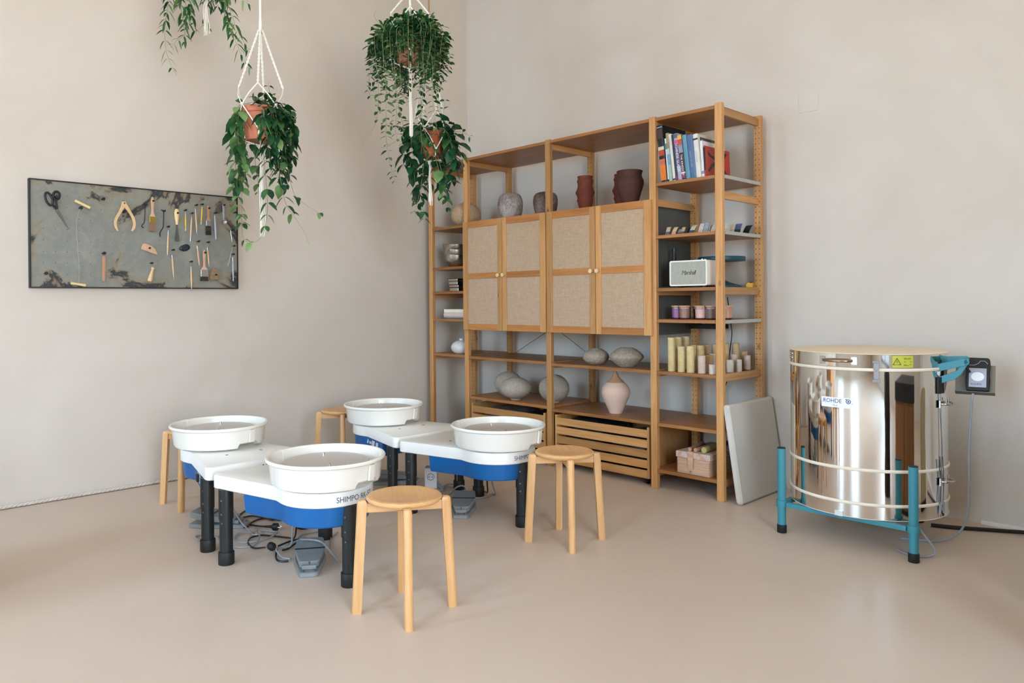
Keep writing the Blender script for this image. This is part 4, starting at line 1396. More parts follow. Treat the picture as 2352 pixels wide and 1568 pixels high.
# ================================================================== STOOLS
def leg_profile(w, d):
    """D-shaped section: flat inside, rounded outside (towards +x)"""
    P = [(-d / 2, -w / 2), (-d / 2, w / 2), (d * 0.10, w / 2)]
    for i in range(1, 8):
        a = PI / 2 - PI * i / 8
        P.append((d * 0.10 + d * 0.40 * math.cos(a), w / 2 * math.sin(a)))
    P.append((d * 0.10, -w / 2))
    return P


def make_stool(label, loc, rz):
    t = thing('wooden_stool', loc, label, 'stool', 'round wooden stools', rz)
    ZS = 0.432
    s = MB().lathe([(0, ZS - 0.026), (0.118, ZS - 0.026), (0.132, ZS - 0.0225), (0.1395, ZS - 0.014), (0.1405, ZS - 0.009), (0.136, ZS - 0.003), (0.126, ZS), (0.115, ZS - 0.002), (0, ZS - 0.0055)], 64)
    s.build('seat', 'beech_x', t, smooth=30)
    for k in range(4):
        a = k * PI / 2
        top, bot = Vector((0.156, 0, 0.417)), Vector((0.180, 0, 0.0))
        b = MB()
        P = leg_profile(0.031, 0.036)
        rings = []
        for z, sc in ((0.0, 0.96), (0.003, 1.0), (0.400, 1.0), (0.409, 0.95), (0.4145, 0.82), (0.4175, 0.55)):
            f_ = z / 0.417
            cx = bot.x + (top.x - bot.x) * f_
            rings.append([(cx + q[0] * sc, q[1] * sc, z) for q in P])
        b.loft(rings)
        b.xform(Matrix.Rotation(a, 4, 'Z'))
        b.build('leg', 'beech_z', t, smooth=30, bevel=0.0)
    r = MB().box(-0.141, 0.141, -0.010, 0.010, ZS - 0.061, ZS - 0.0265)
    r.build('cross_rail', 'beech_x', t, smooth=0, bevel=0.002)
    r = MB().box(-0.010, 0.010, -0.141, -0.0102, ZS - 0.061, ZS - 0.0265).box(-0.010, 0.010, 0.0102, 0.141, ZS - 0.061, ZS - 0.0265)
    r.build('cross_rail', 'beech_y', t, smooth=0, bevel=0.002)
    return t


stool = make_stool('round wooden stool nearest the camera, in front of the blue pottery wheels', (2.664, -2.746, 0), R(-33))
dup(stool, (2.555, -1.704, 0), R(-39), 'round wooden stool standing in front of the slatted crate')
dup(stool, (0.638, -2.720, 0), R(-44), 'round wooden stool at the far left, by the left wall')
dup(stool, (0.596, -1.690, 0), R(-33), 'round wooden stool half hidden behind the rearmost pottery wheel')

# ================================================================== FOOT PEDALS, CABLES, SOCKET
def make_pedal(label, loc, rz):
    """grey cast foot pedal: toe towards -y"""
    t = thing('foot_pedal', loc, label, 'foot pedal', 'foot pedals under the wheels', rz)
    base = rounded([(-0.060, 0.150), (0.060, 0.150), (0.072, 0.05), (0.040, -0.148), (-0.040, -0.148), (-0.072, 0.05)], [0.02, 0.02, 0.03, 0.02, 0.02, 0.03], 5)
    b = MB().loft([[(q[0], q[1], z) for q in inset(base, d)] for d, z in ((0.003, 0.0), (0.0, 0.004), (0.001, 0.016), (0.006, 0.020))])
    b.build('base_plate', 'grey_pedal', t, smooth=30)
    plate = rounded([(-0.056, 0.145), (0.056, 0.145), (0.068, 0.045), (0.042, -0.095), (-0.042, -0.095), (-0.068, 0.045)], [0.015, 0.015, 0.03, 0.02, 0.02, 0.03], 5)
    tilt = Matrix.Translation((0, 0.02, 0.062)) @ Matrix.Rotation(R(7), 4, 'X') @ Matrix.Translation((0, -0.02, 0))
    b = MB().loft([[(q[0], q[1], z) for q in inset(plate, d)] for d, z in ((0.004, -0.026), (0.001, -0.004), (0.0, -0.001), (0.003, 0.002))])
    b.xform(tilt)
    tr = b.build('treadle', 'grey_pedal', t, smooth=30)
    g = MB().box(-0.064, 0.064, 0.026, 0.036, 0.002, 0.0032).xform(tilt).build('rib', 'black_tube', tr, smooth=0)
    hs = MB().box(-0.030, 0.030, -0.110, -0.075, 0.0205, 0.038).build('spring_block', 'grey_pedal', t, smooth=0, bevel=0.003)
    bl = MB()
    for sx in (-0.024, 0.024):
        bl.cyl((sx, -0.128, 0.0202), (sx, -0.128, 0.027), 0.006, n=12)
    bl.cyl((0.050, -0.02, 0.0202), (0.050, -0.02, 0.034), 0.005, n=12).cyl((0.0, -0.092, 0.038), (0.0, -0.092, 0.050), 0.004, n=12)
    bl.build('bolt', 'bolt', t)
    return t


pA = make_pedal('grey foot pedal under the wheel nearest the camera', (2.003, -2.763, 0), R(58))
dup(pA, (1.846, -1.727, 0), R(43), 'grey foot pedal beside the shelving-side wheel, in front of its back leg')
dup(pA, (1.050, -1.590, 0), R(150), 'grey foot pedal behind the middle legs, under the rearmost wheel')
dup(pA, (1.160, -2.790, 0), R(130), 'grey foot pedal glimpsed behind the left pair of black legs')


def cable(name, pts, r, mat, label, n=8):
    o = MB().tube(spline(pts, n), r, 8).build(name, mat)
    return tag(o, label, 'cable')


def plug(loc, rz, label):
    t = thing('mains_plug', loc, label, 'plug', 'black mains plugs on the floor', rz)
    b = MB().lathe([(0, -0.030), (0.0055, -0.030), (0.0065, 0.0), (0.0125, 0.008), (0.0185, 0.014), (0.0185, 0.036), (0, 0.036)], 24)
    b.xform(Matrix.Rotation(R(90), 4, 'Y'))
    b.build('body', 'black', t)
    p = MB()
    for sy in (-0.0095, 0.0095):
        p.cyl((0.036, sy, 0), (0.054, sy, 0), 0.0024, n=10)
    p.build('pin', 'chrome', t)
    return t


plug((1.418, -2.644, 0.0187), R(42), 'black two-pin plug lying open on the floor, left of the blue housing')
plug((1.726, -2.789, 0.0187), R(176), 'black two-pin plug lying beside the nearest foot pedal')
BK, GR = 'cable_black', 'cable_grey'
cable('mains_cable', [(1.395, -2.664, 0.018), (1.305, -2.674, 0.006), (1.207, -2.700, 0.006), (1.152, -2.722, 0.006), (1.100, -2.700, 0.014)], 0.0045, BK, 'black mains cable running left from the open plug')
cable('mains_cable', [(1.05, -2.745, 0.006), (1.101, -2.700, 0.006), (1.124, -2.664, 0.006), (1.129, -2.607, 0.006), (1.180, -2.585, 0.006), (1.28, -2.56, 0.006)], 0.0045, BK, 'black cable disappearing under the left corner of the blue housing, upper strand')
cable('mains_cable', [(1.06, -2.740, 0.015), (1.124, -2.716, 0.010), (1.19, -2.717, 0.006), (1.267, -2.728, 0.006), (1.30, -2.715, 0.006), (1.24, -2.66, 0.006), (1.22, -2.585, 0.006), (1.32, -2.53, 0.006)], 0.0045, BK, 'black cable with a short hairpin bend behind the second black leg')
cable('mains_cable', [(1.08, -2.730, 0.020), (1.065, -2.689, 0.014), (1.060, -2.642, 0.006), (1.016, -2.586, 0.006), (1.02, -2.50, 0.006)], 0.0045, BK, 'black cable leading away beneath the left wheel')
cable('mains_cable', [(1.94, -2.76, 0.24), (1.80, -2.71, 0.13), (1.691, -2.663, 0.03), (1.60, -2.650, 0.006), (1.537, -2.685, 0.006), (1.477, -2.724, 0.006), (1.472, -2.774, 0.006), (1.518, -2.814, 0.006), (1.578, -2.836, 0.006),
                      (1.64, -2.840, 0.008), (1.676, -2.805, 0.012)], 0.0042, BK, 'black cable dropping from the nearest wheel and curling on the floor')
cable('mains_cable', [(1.757, -2.789, 0.018), (1.809, -2.822, 0.007), (1.858, -2.840, 0.006), (1.888, -2.832, 0.006), (1.905, -2.812, 0.007)], 0.0045, BK, 'black cable from the plug to the side of the nearest pedal')
cable('mains_cable', [(1.710, -2.757, 0.016), (1.659, -2.662, 0.006), (1.673, -2.598, 0.006), (1.705, -2.580, 0.006), (1.727, -2.582, 0.006), (1.735, -2.610, 0.006), (1.715, -2.650, 0.014), (1.749, -2.728, 0.006), (1.768, -2.766, 0.012)], 0.0045, BK,
      'black cable looping behind the plug beside the nearest pedal')
cable('pedal_cable', [(1.36, -2.83, 0.17), (1.357, -2.808, 0.12), (1.349, -2.767, 0.05), (1.40, -2.745, 0.012), (1.459, -2.757, 0.012), (1.489, -2.741, 0.014), (1.566, -2.793, 0.006), (1.596, -2.851, 0.006), (1.543, -2.902, 0.006), (1.44, -2.92, 0.006)], 0.0040, GR,
      'grey cable slanting down past the second black leg')
cable('pedal_cable', [(1.431, -2.719, 0.006), (1.372, -2.778, 0.006), (1.414, -2.832, 0.006), (1.484, -2.848, 0.006), (1.532, -2.820, 0.006), (1.546, -2.742, 0.006), (1.515, -2.660, 0.012), (1.452, -2.658, 0.006), (1.405, -2.706, 0.012), (1.47, -2.75, 0.018)], 0.0040, GR,
      'grey cable coiled on the floor left of the plug')
cable('pedal_cable', [(1.92, -2.78, 0.24), (1.86, -2.765, 0.14), (1.790, -2.737, 0.035), (1.727, -2.751, 0.012), (1.77, -2.800, 0.024), (1.847, -2.812, 0.010), (1.89, -2.795, 0.010)], 0.0042, GR, 'grey pedal cable curling past the nearest foot pedal')
cable('pedal_cable', [(1.743, -2.715, 0.020), (1.84, -2.725, 0.065), (1.94, -2.742, 0.095), (2.02, -2.730, 0.105), (2.03, -2.700, 0.080), (2.055, -2.664, 0.020), (2.075, -2.655, 0.006)], 0.0045, GR, 'pale grey cable arching over the nearest foot pedal')
cable('pedal_cable', [(1.626, -2.470, 0.006), (1.622, -2.501, 0.006), (1.608, -2.560, 0.006), (1.645, -2.620, 0.008)], 0.0035, GR, 'thin grey cable passing behind the plug')
cable('pedal_cable', [(1.70, -2.43, 0.006), (1.725, -2.465, 0.006), (1.746, -2.495, 0.006), (1.812, -2.541, 0.006), (1.910, -2.603, 0.006)], 0.0035, GR, 'thin grey cable trailing from the back leg towards the nearest pedal')
cable('pedal_cable', [(1.37, -2.90, 0.006), (1.325, -2.880, 0.006), (1.28, -2.92, 0.006), (1.262, -2.945, 0.006), (1.284, -2.975, 0.006), (1.36, -2.970, 0.006), (1.44, -2.95, 0.006)], 0.0040, GR, 'grey cable looping out to the left of the front black legs')
cable('pedal_cable', [(1.56, -1.605, 0.008), (1.605, -1.600, 0.035), (1.672, -1.625, 0.080), (1.719, -1.621, 0.100), (1.750, -1.612, 0.090), (1.765, -1.615, 0.066)], 0.0042, GR, 'grey cable arching above the shelving-side foot pedal')
cable('pedal_cable', [(1.86, -1.52, 0.24), (1.83, -1.49, 0.12), (1.765, -1.40, 0.020), (1.712, -1.373, 0.006), (1.735, -1.440, 0.006), (1.717, -1.496, 0.006), (1.70, -1.56, 0.006)], 0.0040, GR, 'grey cable falling behind the shelving-side foot pedal')
cable('mains_cable', [(1.80, -1.49, 0.24), (1.785, -1.485, 0.12), (1.72, -1.42, 0.030), (1.635, -1.363, 0.006), (1.58, -1.34, 0.006)], 0.0045, BK, 'black cable falling behind the shelving-side wheel')
cable('extension_lead', [(1.268, -1.545, 0.050), (1.235, -1.545, 0.040), (1.200, -1.550, 0.008), (1.150, -1.580, 0.006), (1.05, -1.62, 0.006)], 0.0050, GR, 'pale lead leaving the socket tower on the left')
cable('extension_lead', [(1.350, -1.500, 0.045), (1.386, -1.510, 0.040), (1.420, -1.500, 0.010), (1.380, -1.465, 0.006), (1.36, -1.42, 0.010), (1.44, -1.42, 0.030), (1.54, -1.50, 0.12), (1.60, -1.55, 0.25)], 0.0045, GR,
      'grey leads tangled to the right of the socket tower')
cable('extension_lead', [(1.352, -1.495, 0.030), (1.42, -1.525, 0.020), (1.438, -1.528, 0.006), (1.402, -1.530, 0.006), (1.394, -1.469, 0.012), (1.45, -1.425, 0.006), (1.50, -1.40, 0.006)], 0.0045, GR, 'lower grey lead on the floor right of the socket tower')
cable('mains_cable', [(0.90, -1.95, 0.006), (1.05, -1.93, 0.006), (1.20, -1.95, 0.006), (1.36, -2.02, 0.006)], 0.0045, 'cable_black', 'black cable on the floor beneath the rearmost wheel')

so = thing('socket_tower', (1.312, -1.512, 0), 'white socket tower standing on the floor behind the black legs', 'socket', None, R(46))
MB().prism(rounded([(-0.038, -0.038), (0.038, -0.038), (0.038, 0.038), (-0.038, 0.038)], 0.006), 0, 0.125).build('housing', 'white_socket', so, smooth=30, bevel=0.003)
MB().box(-0.034, 0.034, -0.034, 0.034, 0.1252, 0.1275).build('top_plate', 'label_grey', so, smooth=0)
for (dx, dy, ang) in ((0, -1, 0), (1, 0, PI / 2)):
    s_ = MB()
    s_.lathe([(0.0, -0.012), (0.0185, -0.012), (0.0185, 0.0008), (0.0215, 0.0010), (0.0215, -0.0005)], 28)
    s_.xform(Matrix.Rotation(R(90), 4, 'X'))
    s_.xform(Matrix.Rotation(ang, 4, 'Z') @ Matrix.Translation((0, -0.0385, 0.072)))
    oo = s_.build('outlet', 'grey_socket', so, smooth=40)
    h = MB()
    for sx in (-0.0095, 0.0095):
        h.cyl((sx, -0.0396, 0.072), (sx, -0.0393, 0.072), 0.003, n=10)
    h.xform(Matrix.Rotation(ang, 4, 'Z'))
    h.build('pin_hole', 'black', oo, smooth=0)

# ================================================================== KILN
KX, KY, KR = 3.510, -0.560, 0.342
kiln = thing('kiln', (KX, KY, 0), 'polished steel top-loading kiln on a teal four-legged frame, against the back wall', 'kiln')


def arc_plate(a0, a1, r, z0, z1, th, n=10):
    """thin plate bent round the kiln; angles in degrees, -90 faces the room"""
    b = MB()
    rings = []
    for i in range(n + 1):
        a = R(a0 + (a1 - a0) * i / n)
        c_, s_ = math.cos(a), math.sin(a)
        rings.append([(r * c_, r * s_, z0), ((r + th) * c_, (r + th) * s_, z0), ((r + th) * c_, (r + th) * s_, z1), (r * c_, r * s_, z1)])
    return b.loft(rings)


def on_kiln(r, a):
    return lambda u, v: (r * math.cos(R(a) + u / r), r * math.sin(R(a) + u / r), v)


MB().lathe([(0, 0.152), (KR - 0.004, 0.152), (KR - 0.002, 0.156)], 128).build('base_plate', 'gasket', kiln, smooth=40)
MB().lathe([(KR, 0.1565), (KR, 0.8185), (KR - 0.02, 0.8185)], 160).build('jacket', 'steel', kiln, smooth=40)
MB().lathe([(KR - 0.02, 0.8195), (KR + 0.001, 0.8195), (KR + 0.0035, 0.823), (KR + 0.0035, 0.830), (KR + 0.001, 0.8335), (KR - 0.02, 0.8335)], 128).build('lid_gasket', 'gasket', kiln, smooth=40)
lid = MB().lathe([(KR - 0.02, 0.8345), (KR, 0.8345), (KR, 0.8935), (KR - 0.006, 0.8945)], 160).build('lid', 'steel', kiln, smooth=40)
MB().lathe([(0, 0.899), (KR - 0.010, 0.8985), (KR - 0.001, 0.897), (KR + 0.0015, 0.8945), (KR - 0.012, 0.8945)], 128).build('lid_top', 'lid_top', lid, smooth=40)
for zc in (0.374, 0.220):
    MB().lathe([(KR + 0.0005, zc - 0.0075), (KR + 0.004, zc - 0.006), (KR + 0.0055, zc), (KR + 0.004, zc + 0.006), (KR + 0.0005, zc + 0.0075)], 128).build('fibre_band', 'gasket', kiln, smooth=60)
MB().lathe([(KR + 0.0005, 0.1535), (KR + 0.002, 0.155), (KR + 0.0005, 0.1565)], 128).build('bottom_trim', 'gasket', kiln, smooth=60)
# teal frame
LEGS = [(-0.290, -0.290), (0.296, -0.290), (0.120, 0.372), (-0.290, 0.290)]
for (lx, ly) in LEGS:
    b = MB().lathe([(0, 0.02), (0.0195, 0.02), (0.0195, 0.4135), (0, 0.4135)], 32, c=(lx, ly, 0))
    lg = b.build('leg', 'teal', kiln, smooth=40)
    MB().lathe([(0, 0.4137), (0.0185, 0.4137), (0.0195, 0.4155), (0.0185, 0.418), (0, 0.4185)], 32, c=(lx, ly, 0)).build('end_cap', 'black', lg, smooth=40)
    MB().lathe([(0, 0), (0.021, 0), (0.0225, 0.002), (0.0225, 0.038), (0.0198, 0.040)], 32, c=(lx, ly, 0)).build('rubber_foot', 'black', lg, smooth=40)
    MB().lathe([(0.0197, 0.129), (0.0255, 0.129), (0.0255, 0.160), (0.0197, 0.160)], 32, c=(lx, ly, 0)).build('collar', 'teal', lg, smooth=40)
for i in range(4):
    (ax_, ay_), (bx_, by_) = LEGS[i], LEGS[(i + 1) % 4]
    A2, B2 = Vector((ax_, ay_, 0.1405)), Vector((bx_, by_, 0.1405))
    e = (B2 - A2).normalized()
    mt = Matrix((e, Vector((-e.y, e.x, 0)), Vector((0, 0, 1)))).transposed()
    MB().obox((A2 + B2) / 2, ((B2 - A2).length - 0.053, 0.025, 0.022), mt).build('frame_bar', 'teal', kiln, smooth=0, bevel=0.002)
# handle
hd = MB()
hp = []
for i in range(15):
    a = R(-100.2 + 20.2 * i / 14)
    bow = 0.008 + 0.030 * math.sin(PI * min(1, max(0, i / 14))) ** 0.5
    hp.append(((KR + bow) * math.cos(a), (KR + bow) * math.sin(a), 0.864))
hd.tube(hp, 0.0068, 12)
hdl = hd.build('handle', 'brass', lid, smooth=60)
for (a0, a1) in ((-104.0, -99.8), (-80.4, -76.2)):
    arc_plate(a0, a1, KR + 0.0006, 0.846, 0.880, 0.0035, 4).build('handle_plate', 'chrome', hdl, smooth=0, bevel=0.001)
# over-centre latch
la = MB()
for a in (-63.5,):
    c_, s_ = math.cos(R(a)), math.sin(R(a))
    er, et = Vector((c_, s_, 0)), Vector((-s_, c_, 0))
    mt = Matrix((et, er, Vector((0, 0, 1)))).transposed()
    P = er * (KR + 0.009)
    la.obox(P + Vector((0, 0, 0.842)), (0.022, 0.012, 0.034), mt)
    la.obox(P + Vector((0, 0, 0.803)), (0.021, 0.013, 0.036), mt)
    la.obox(P + Vector((0, 0, 0.778)) - er * 0.005, (0.030, 0.006, 0.014), mt)
    la.obox(P + Vector((0, 0, 0.862)) - er * 0.005, (0.030, 0.006, 0.010), mt)
la.build('latch', 'cable_grey', kiln, smooth=0, bevel=0.0025)
# yellow warning plate with triangle
wp = arc_plate(-52.6, -37.4, KR + 0.0008, 0.8375, 0.8905, 0.0008, 14)
W0 = on_kiln(KR + 0.0020, -45.0)
tri = lambda s: [(-0.026 + s * math.cos(q), 0.8605 + s * math.sin(q)) for q in (PI / 2, PI / 2 + 2.094, PI / 2 + 4.189)]
o3, i3 = tri(0.0215), tri(0.0165)
wp.add([W0(*q) for q in o3] + [W0(*q) for q in i3], [(0, 1, 4, 3), (1, 2, 5, 4), (2, 0, 3, 5)], 1)
wp.add([W0(-0.0275, 0.872), W0(-0.0225, 0.864), W0(-0.0255, 0.864), W0(-0.0245, 0.854), W0(-0.0285, 0.865), W0(-0.0262, 0.865)], [(0, 1, 2), (0, 2, 5), (5, 2, 3), (5, 3, 4)], 1)
for (zz, w_) in ((0.879, 0.034), (0.875, 0.030), (0.863, 0.038), (0.8505, 0.036), (0.8465, 0.022)):
    wp.add([W0(0.003, zz), W0(0.003 + w_, zz), W0(0.003 + w_, zz + 0.0016), W0(0.003, zz + 0.0016)], [(0, 1, 2, 3)], 1)
wp.build('warning_plate', ['yellow_label', 'black'], kiln, smooth=30)
# name plate
npz = arc_plate(-102.8, -78.6, KR + 0.0008, 0.6475, 0.6935, 0.0012, 16)
N0 = on_kiln(KR + 0.0024, -102.8)
npz.text('.ROHDE', 0.0255, lambda u, v: N0(u + 0.003, 0.6690 + v), 1)
rings_ = []
for (ra, rb) in ((0.0105, 0.0070), (0.0040, 0.0)):
    n = 24
    vv = [N0(0.1235 + ra * math.cos(2 * PI * i / n), 0.6775 + ra * math.sin(2 * PI * i / n)) for i in range(n)]
    if rb:
        vv += [N0(0.1235 + rb * math.cos(2 * PI * i / n), 0.6775 + rb * math.sin(2 * PI * i / n)) for i in range(n)]
        npz.add(vv, [(i, (i + 1) % n, (i + 1) % n + n, i + n) for i in range(n)], 1)
    else:
        npz.add(vv, [tuple(range(n))], 1)
npz.add([N0(0.111, 0.689), N0(0.111, 0.684), N0(0.119, 0.6875), N0(0.119, 0.689)], [(0, 1, 2, 3)], 1)
npz.add([N0(0.138, 0.667), N0(0.1405, 0.667), N0(0.1405, 0.6695), N0(0.138, 0.6695)], [(0, 1, 2, 3)], 1)
npz.text('TE-S', 0.0125, lambda u, v: N0(0.053 + u, 0.6525 + v), 2)
M['plate_blue'] = plain('plate_blue', (40, 66, 104), 0.5)
M['plate_grey'] = plain('plate_grey', (120, 126, 134), 0.5)
npz.build('name_plate', ['label_white', 'plate_blue', 'plate_grey'], kiln, smooth=30)
# small fittings: rivets at the left, clear clip below, side latches at the right
rv = MB()
for a in (-158, -150, -141):
    for z in (0.857, 0.877):
        c_, s_ = math.cos(R(a)), math.sin(R(a))
        rv.cyl((KR * c_, KR * s_, z), ((KR + 0.004) * c_, (KR + 0.004) * s_, z), 0.0055, 0.004, 12)
rv.build('rivet', 'chrome', kiln, smooth=40)
cp = arc_plate(-92.5, -86.5, KR + 0.0006, 0.153, 0.176, 0.006, 5)
cp.build('clear_clip', 'clear_white', kiln, smooth=0, bevel=0.001)
for z in (0.668, 0.318):
    a = -3
    c_, s_ = math.cos(R(a)), math.sin(R(a))
    er, et = Vector((c_, s_, 0)), Vector((-s_, c_, 0))
    b = MB().obox(er * (KR + 0.003) - et * 0.05 + Vector((0, 0, z)), (0.006, 0.026, 0.034), Matrix((er, et, Vector((0, 0, 1)))).transposed())
    ring = [er * (KR + 0.004) - et * 0.045 + Vector((0, 0, z))]
    for i in range(13):
        q = PI * i / 12
        ring.append(er * (KR + 0.006 + 0.030 * math.sin(q)) - et * (0.045 * math.cos(q)) + Vector((0, 0, z)))
    b.tube(ring, 0.0055, 10)
    b.cyl(er * (KR + 0.014) + et * 0.01 + Vector((0, 0, z)), er * (KR + 0.014) + et * 0.01 + Vector((0, 0, z + 0.026)), 0.005, n=12)
    b.build('side_catch', 'chrome', kiln, smooth=40)
dw = MB()
for (a, z0, z1, r_) in ((-12, 0.16, 0.80, 0.0015), (-9, 0.20, 0.43, 0.0022), (-14, 0.22, 0.42, 0.0022)):
    dw.tube([((KR + 0.006) * math.cos(R(a)), (KR + 0.006) * math.sin(R(a)), z0), ((KR + 0.006) * math.cos(R(a + 2)), (KR + 0.006) * math.sin(R(a + 2)), (z0 + z1) / 2),
             ((KR + 0.006) * math.cos(R(a)), (KR + 0.006) * math.sin(R(a)), z1)], r_, 6)
dw.build('tension_wire', 'bolt', kiln, smooth=60)
for (z0, z1) in ((0.175, 0.225),):
    b = MB()
    for q in (-13, -8):
        b.cyl(((KR + 0.007) * math.cos(R(q)), (KR + 0.007) * math.sin(R(q)), z0), ((KR + 0.007) * math.cos(R(q)), (KR + 0.007) * math.sin(R(q)), z1), 0.005, n=10)
    b.build('spring', 'cable_grey', kiln, smooth=40)
# lid hinge: teal arms on the right-hand side
hg = MB()
hg.prism([(-0.030, 0.838), (0.10, 0.862), (0.155, 0.872), (0.165, 0.884), (0.160, 0.898), (0.145, 0.902), (0.10, 0.896), (-0.030, 0.872)], -0.012, -0.004, 'xz')
hg.prism([(-0.030, 0.845), (0.10, 0.868), (0.155, 0.878), (0.160, 0.900), (0.145, 0.906), (-0.030, 0.900)], 0.110, 0.118, 'xz')
hg.box(-0.030, -0.022, -0.012, 0.118, 0.838, 0.872)
hg.cyl((0.142, -0.012, 0.886), (0.142, 0.118, 0.886), 0.014, n=20)
hg.prism([(-0.030, 0.780), (0.075, 0.806), (0.115, 0.830), (0.150, 0.870), (0.132, 0.886), (0.085, 0.846), (0.060, 0.838), (-0.030, 0.812)], -0.003, 0.004, 'xz')
hg.box(-0.030, -0.022, -0.003, 0.118, 0.780, 0.812)
hg.xform(Matrix.Diagonal((0.62, 0.8, 1, 1)))
hg.xform(Matrix.Rotation(R(12), 4, 'Z'))
hg.xform(Matrix.Translation((KR * math.cos(R(-11)) + 0.012, KR * math.sin(R(-11)) + 0.005, -0.024)))
hg.build('lid_hinge', 'teal', kiln, smooth=30, bevel=0.002)
b = arc_plate(-15, -6, KR + 0.0008, 0.715, 0.790, 0.008, 4)
b.build('limit_switch', 'black', kiln, smooth=0, bevel=0.003)
gs = MB().cyl((0, 0, 0), (0.030, -0.012, -0.040), 0.006, n=12).cyl((0, 0, 0), (-0.012, 0.004, 0.004), 0.008, n=12)
gs.xform(Matrix.Translation((KR + 0.060, 0.040, 0.850)))
gs.build('lid_stay', 'black', kiln, smooth=40)

# controller in its bracket, hung from the hinge
ctl = thing('kiln_controller', (3.958, -0.470, 0.712), 'black hand-held kiln controller in a grey sheet bracket, right of the kiln', 'controller', None, R(10))
Tl = Matrix.Translation((0.0, 0.0, 0.078)) @ Matrix.Rotation(R(-24), 4, 'X') @ Matrix.Diagonal((1.18, 1.18, 1.18, 1))
br = MB()
br.box(-0.072, 0.055, 0.0165, 0.0185, -0.068, 0.050)
br.prism([(0.0165, -0.068), (0.0165, 0.062), (0.075, 0.062), (0.050, -0.010)], -0.074, -0.072, 'yz')
br.box(-0.072, 0.055, -0.018, 0.0185, -0.070, -0.068)
br.xform(Tl)
br.build('bracket', 'bracket', ctl, smooth=0)
cs = MB().prism(rounded([(-0.036, -0.064), (0.036, -0.064), (0.040, -0.02), (0.037, 0.012), (0.040, 0.040), (0.038, 0.070), (-0.038, 0.070), (-0.040, 0.040), (-0.037, 0.012), (-0.040, -0.02)], [0.010, 0.010, 0.01, 0.01, 0.01, 0.012, 0.012, 0.01, 0.01, 0.01], 4), -0.016, 0.016, 'xz')
cs.xform(Tl)
case = cs.build('case', 'black', ctl, smooth=30, bevel=0.003)
fc = MB().box(-0.028, 0.028, -0.0172, -0.0160, -0.050, 0.026)
n = 28
fc.add([(0.021 * math.cos(2 * PI * i / n), -0.0176, -0.008 + 0.018 * math.sin(2 * PI * i / n)) for i in range(n)], [tuple(range(n))], 1)
fc.text('ROHDE', 0.0105, lambda u, v: (-0.022 + u, -0.0176, -0.042 + v), 2)
fc.xform(Tl)
fc.build('key_panel', ['label_grey', 'label_white', 'plate_blue'], ctl, smooth=0)
cv = MB().tube([(-0.028, -0.0168, 0.038), (-0.012, -0.0168, 0.038), (0.002, -0.0168, 0.046), (0.008, -0.0168, 0.056), (0.022, -0.0168, 0.056), (0.032, -0.0168, 0.044)], 0.0011, 6)
cv.xform(Tl)
cv.build('curve_mark', 'label_grey', case, smooth=0)
cable('controller_cable', [(3.948, -0.510, 0.714), (3.944, -0.515, 0.68), (3.936, -0.500, 0.60), (3.922, -0.47, 0.45), (3.918, -0.46, 0.30), (3.912, -0.455, 0.17), (3.895, -0.46, 0.09), (3.86, -0.475, 0.04), (3.80, -0.50, 0.012),
                           (3.72, -0.53, 0.006), (3.66, -0.56, 0.006)], 0.0052, 'cable_grey', 'grey cable hanging from the kiln controller to the floor')
cable('kiln_lead', [(3.70, -0.24, 0.010), (3.80, -0.20, 0.010), (3.95, -0.115, 0.0105), (4.12, -0.040, 0.013), (4.30, -0.030, 0.011), (4.50, -0.060, 0.010), (4.70, -0.12, 0.010), (4.95, -0.22, 0.010)], 0.0095, 'cable_black', 'thick black kiln lead lying along the foot of the back wall')
cable('kiln_lead', [(3.735, -0.66, 0.152), (3.80, -0.72, 0.10), (3.85, -0.72, 0.03), (3.83, -0.76, 0.008), (3.76, -0.78, 0.006), (3.70, -0.74, 0.006)], 0.005, 'cable_grey', 'short grey cable looping on the floor beneath the kiln')

# ================================================================== LEANING PLASTER BOARD
def leaning_board():
    # bottom edge runs towards the wall; the top rests against the shelving side
    A, B = Vector((2.862, -0.560, 0.0)), Vector((2.862, -0.022, 0.0))
    w = (B - A).length
    th, h = 0.040, 0.555
    ang = R(8.3)
    prof = [(0.010, 0.0), (th - 0.010, 0.0), (th, 0.010), (th, h - 0.012), (th - 0.012, h), (0.010, h), (0.0, h - 0.010), (0.0, 0.010)]
    b = MB()
    rings = []
    for (s, d) in ((0.0, 0.011), (0.012, 0.0), (w - 0.012, 0.0), (w, 0.011)):
        c_ = Vector((th / 2, h / 2))
        rg = []
        for q in prof:
            v = Vector(q) - c_
            v = Vector((v.x * (1 - d / (th / 2) * 0.8), v.y * (1 - d / (h / 2))))
            v += c_
            rg.append((v.x, s, v.y))
        rings.append(rg)
    b.loft(rings)
    b.xform(Matrix.Rotation(-ang, 4, 'Y'))
    lo = min(v[2] for v in b.v)
    b.xform(Matrix.Translation((-0.040, 0, -lo)))
    o = b.build('plaster_board', 'plaster', smooth=0, bevel=0.0015)
    o.location = A
    return tag(o, 'thick off-white plaster slab leaning against the right end of the shelving', 'plaster board')


leaning_board()

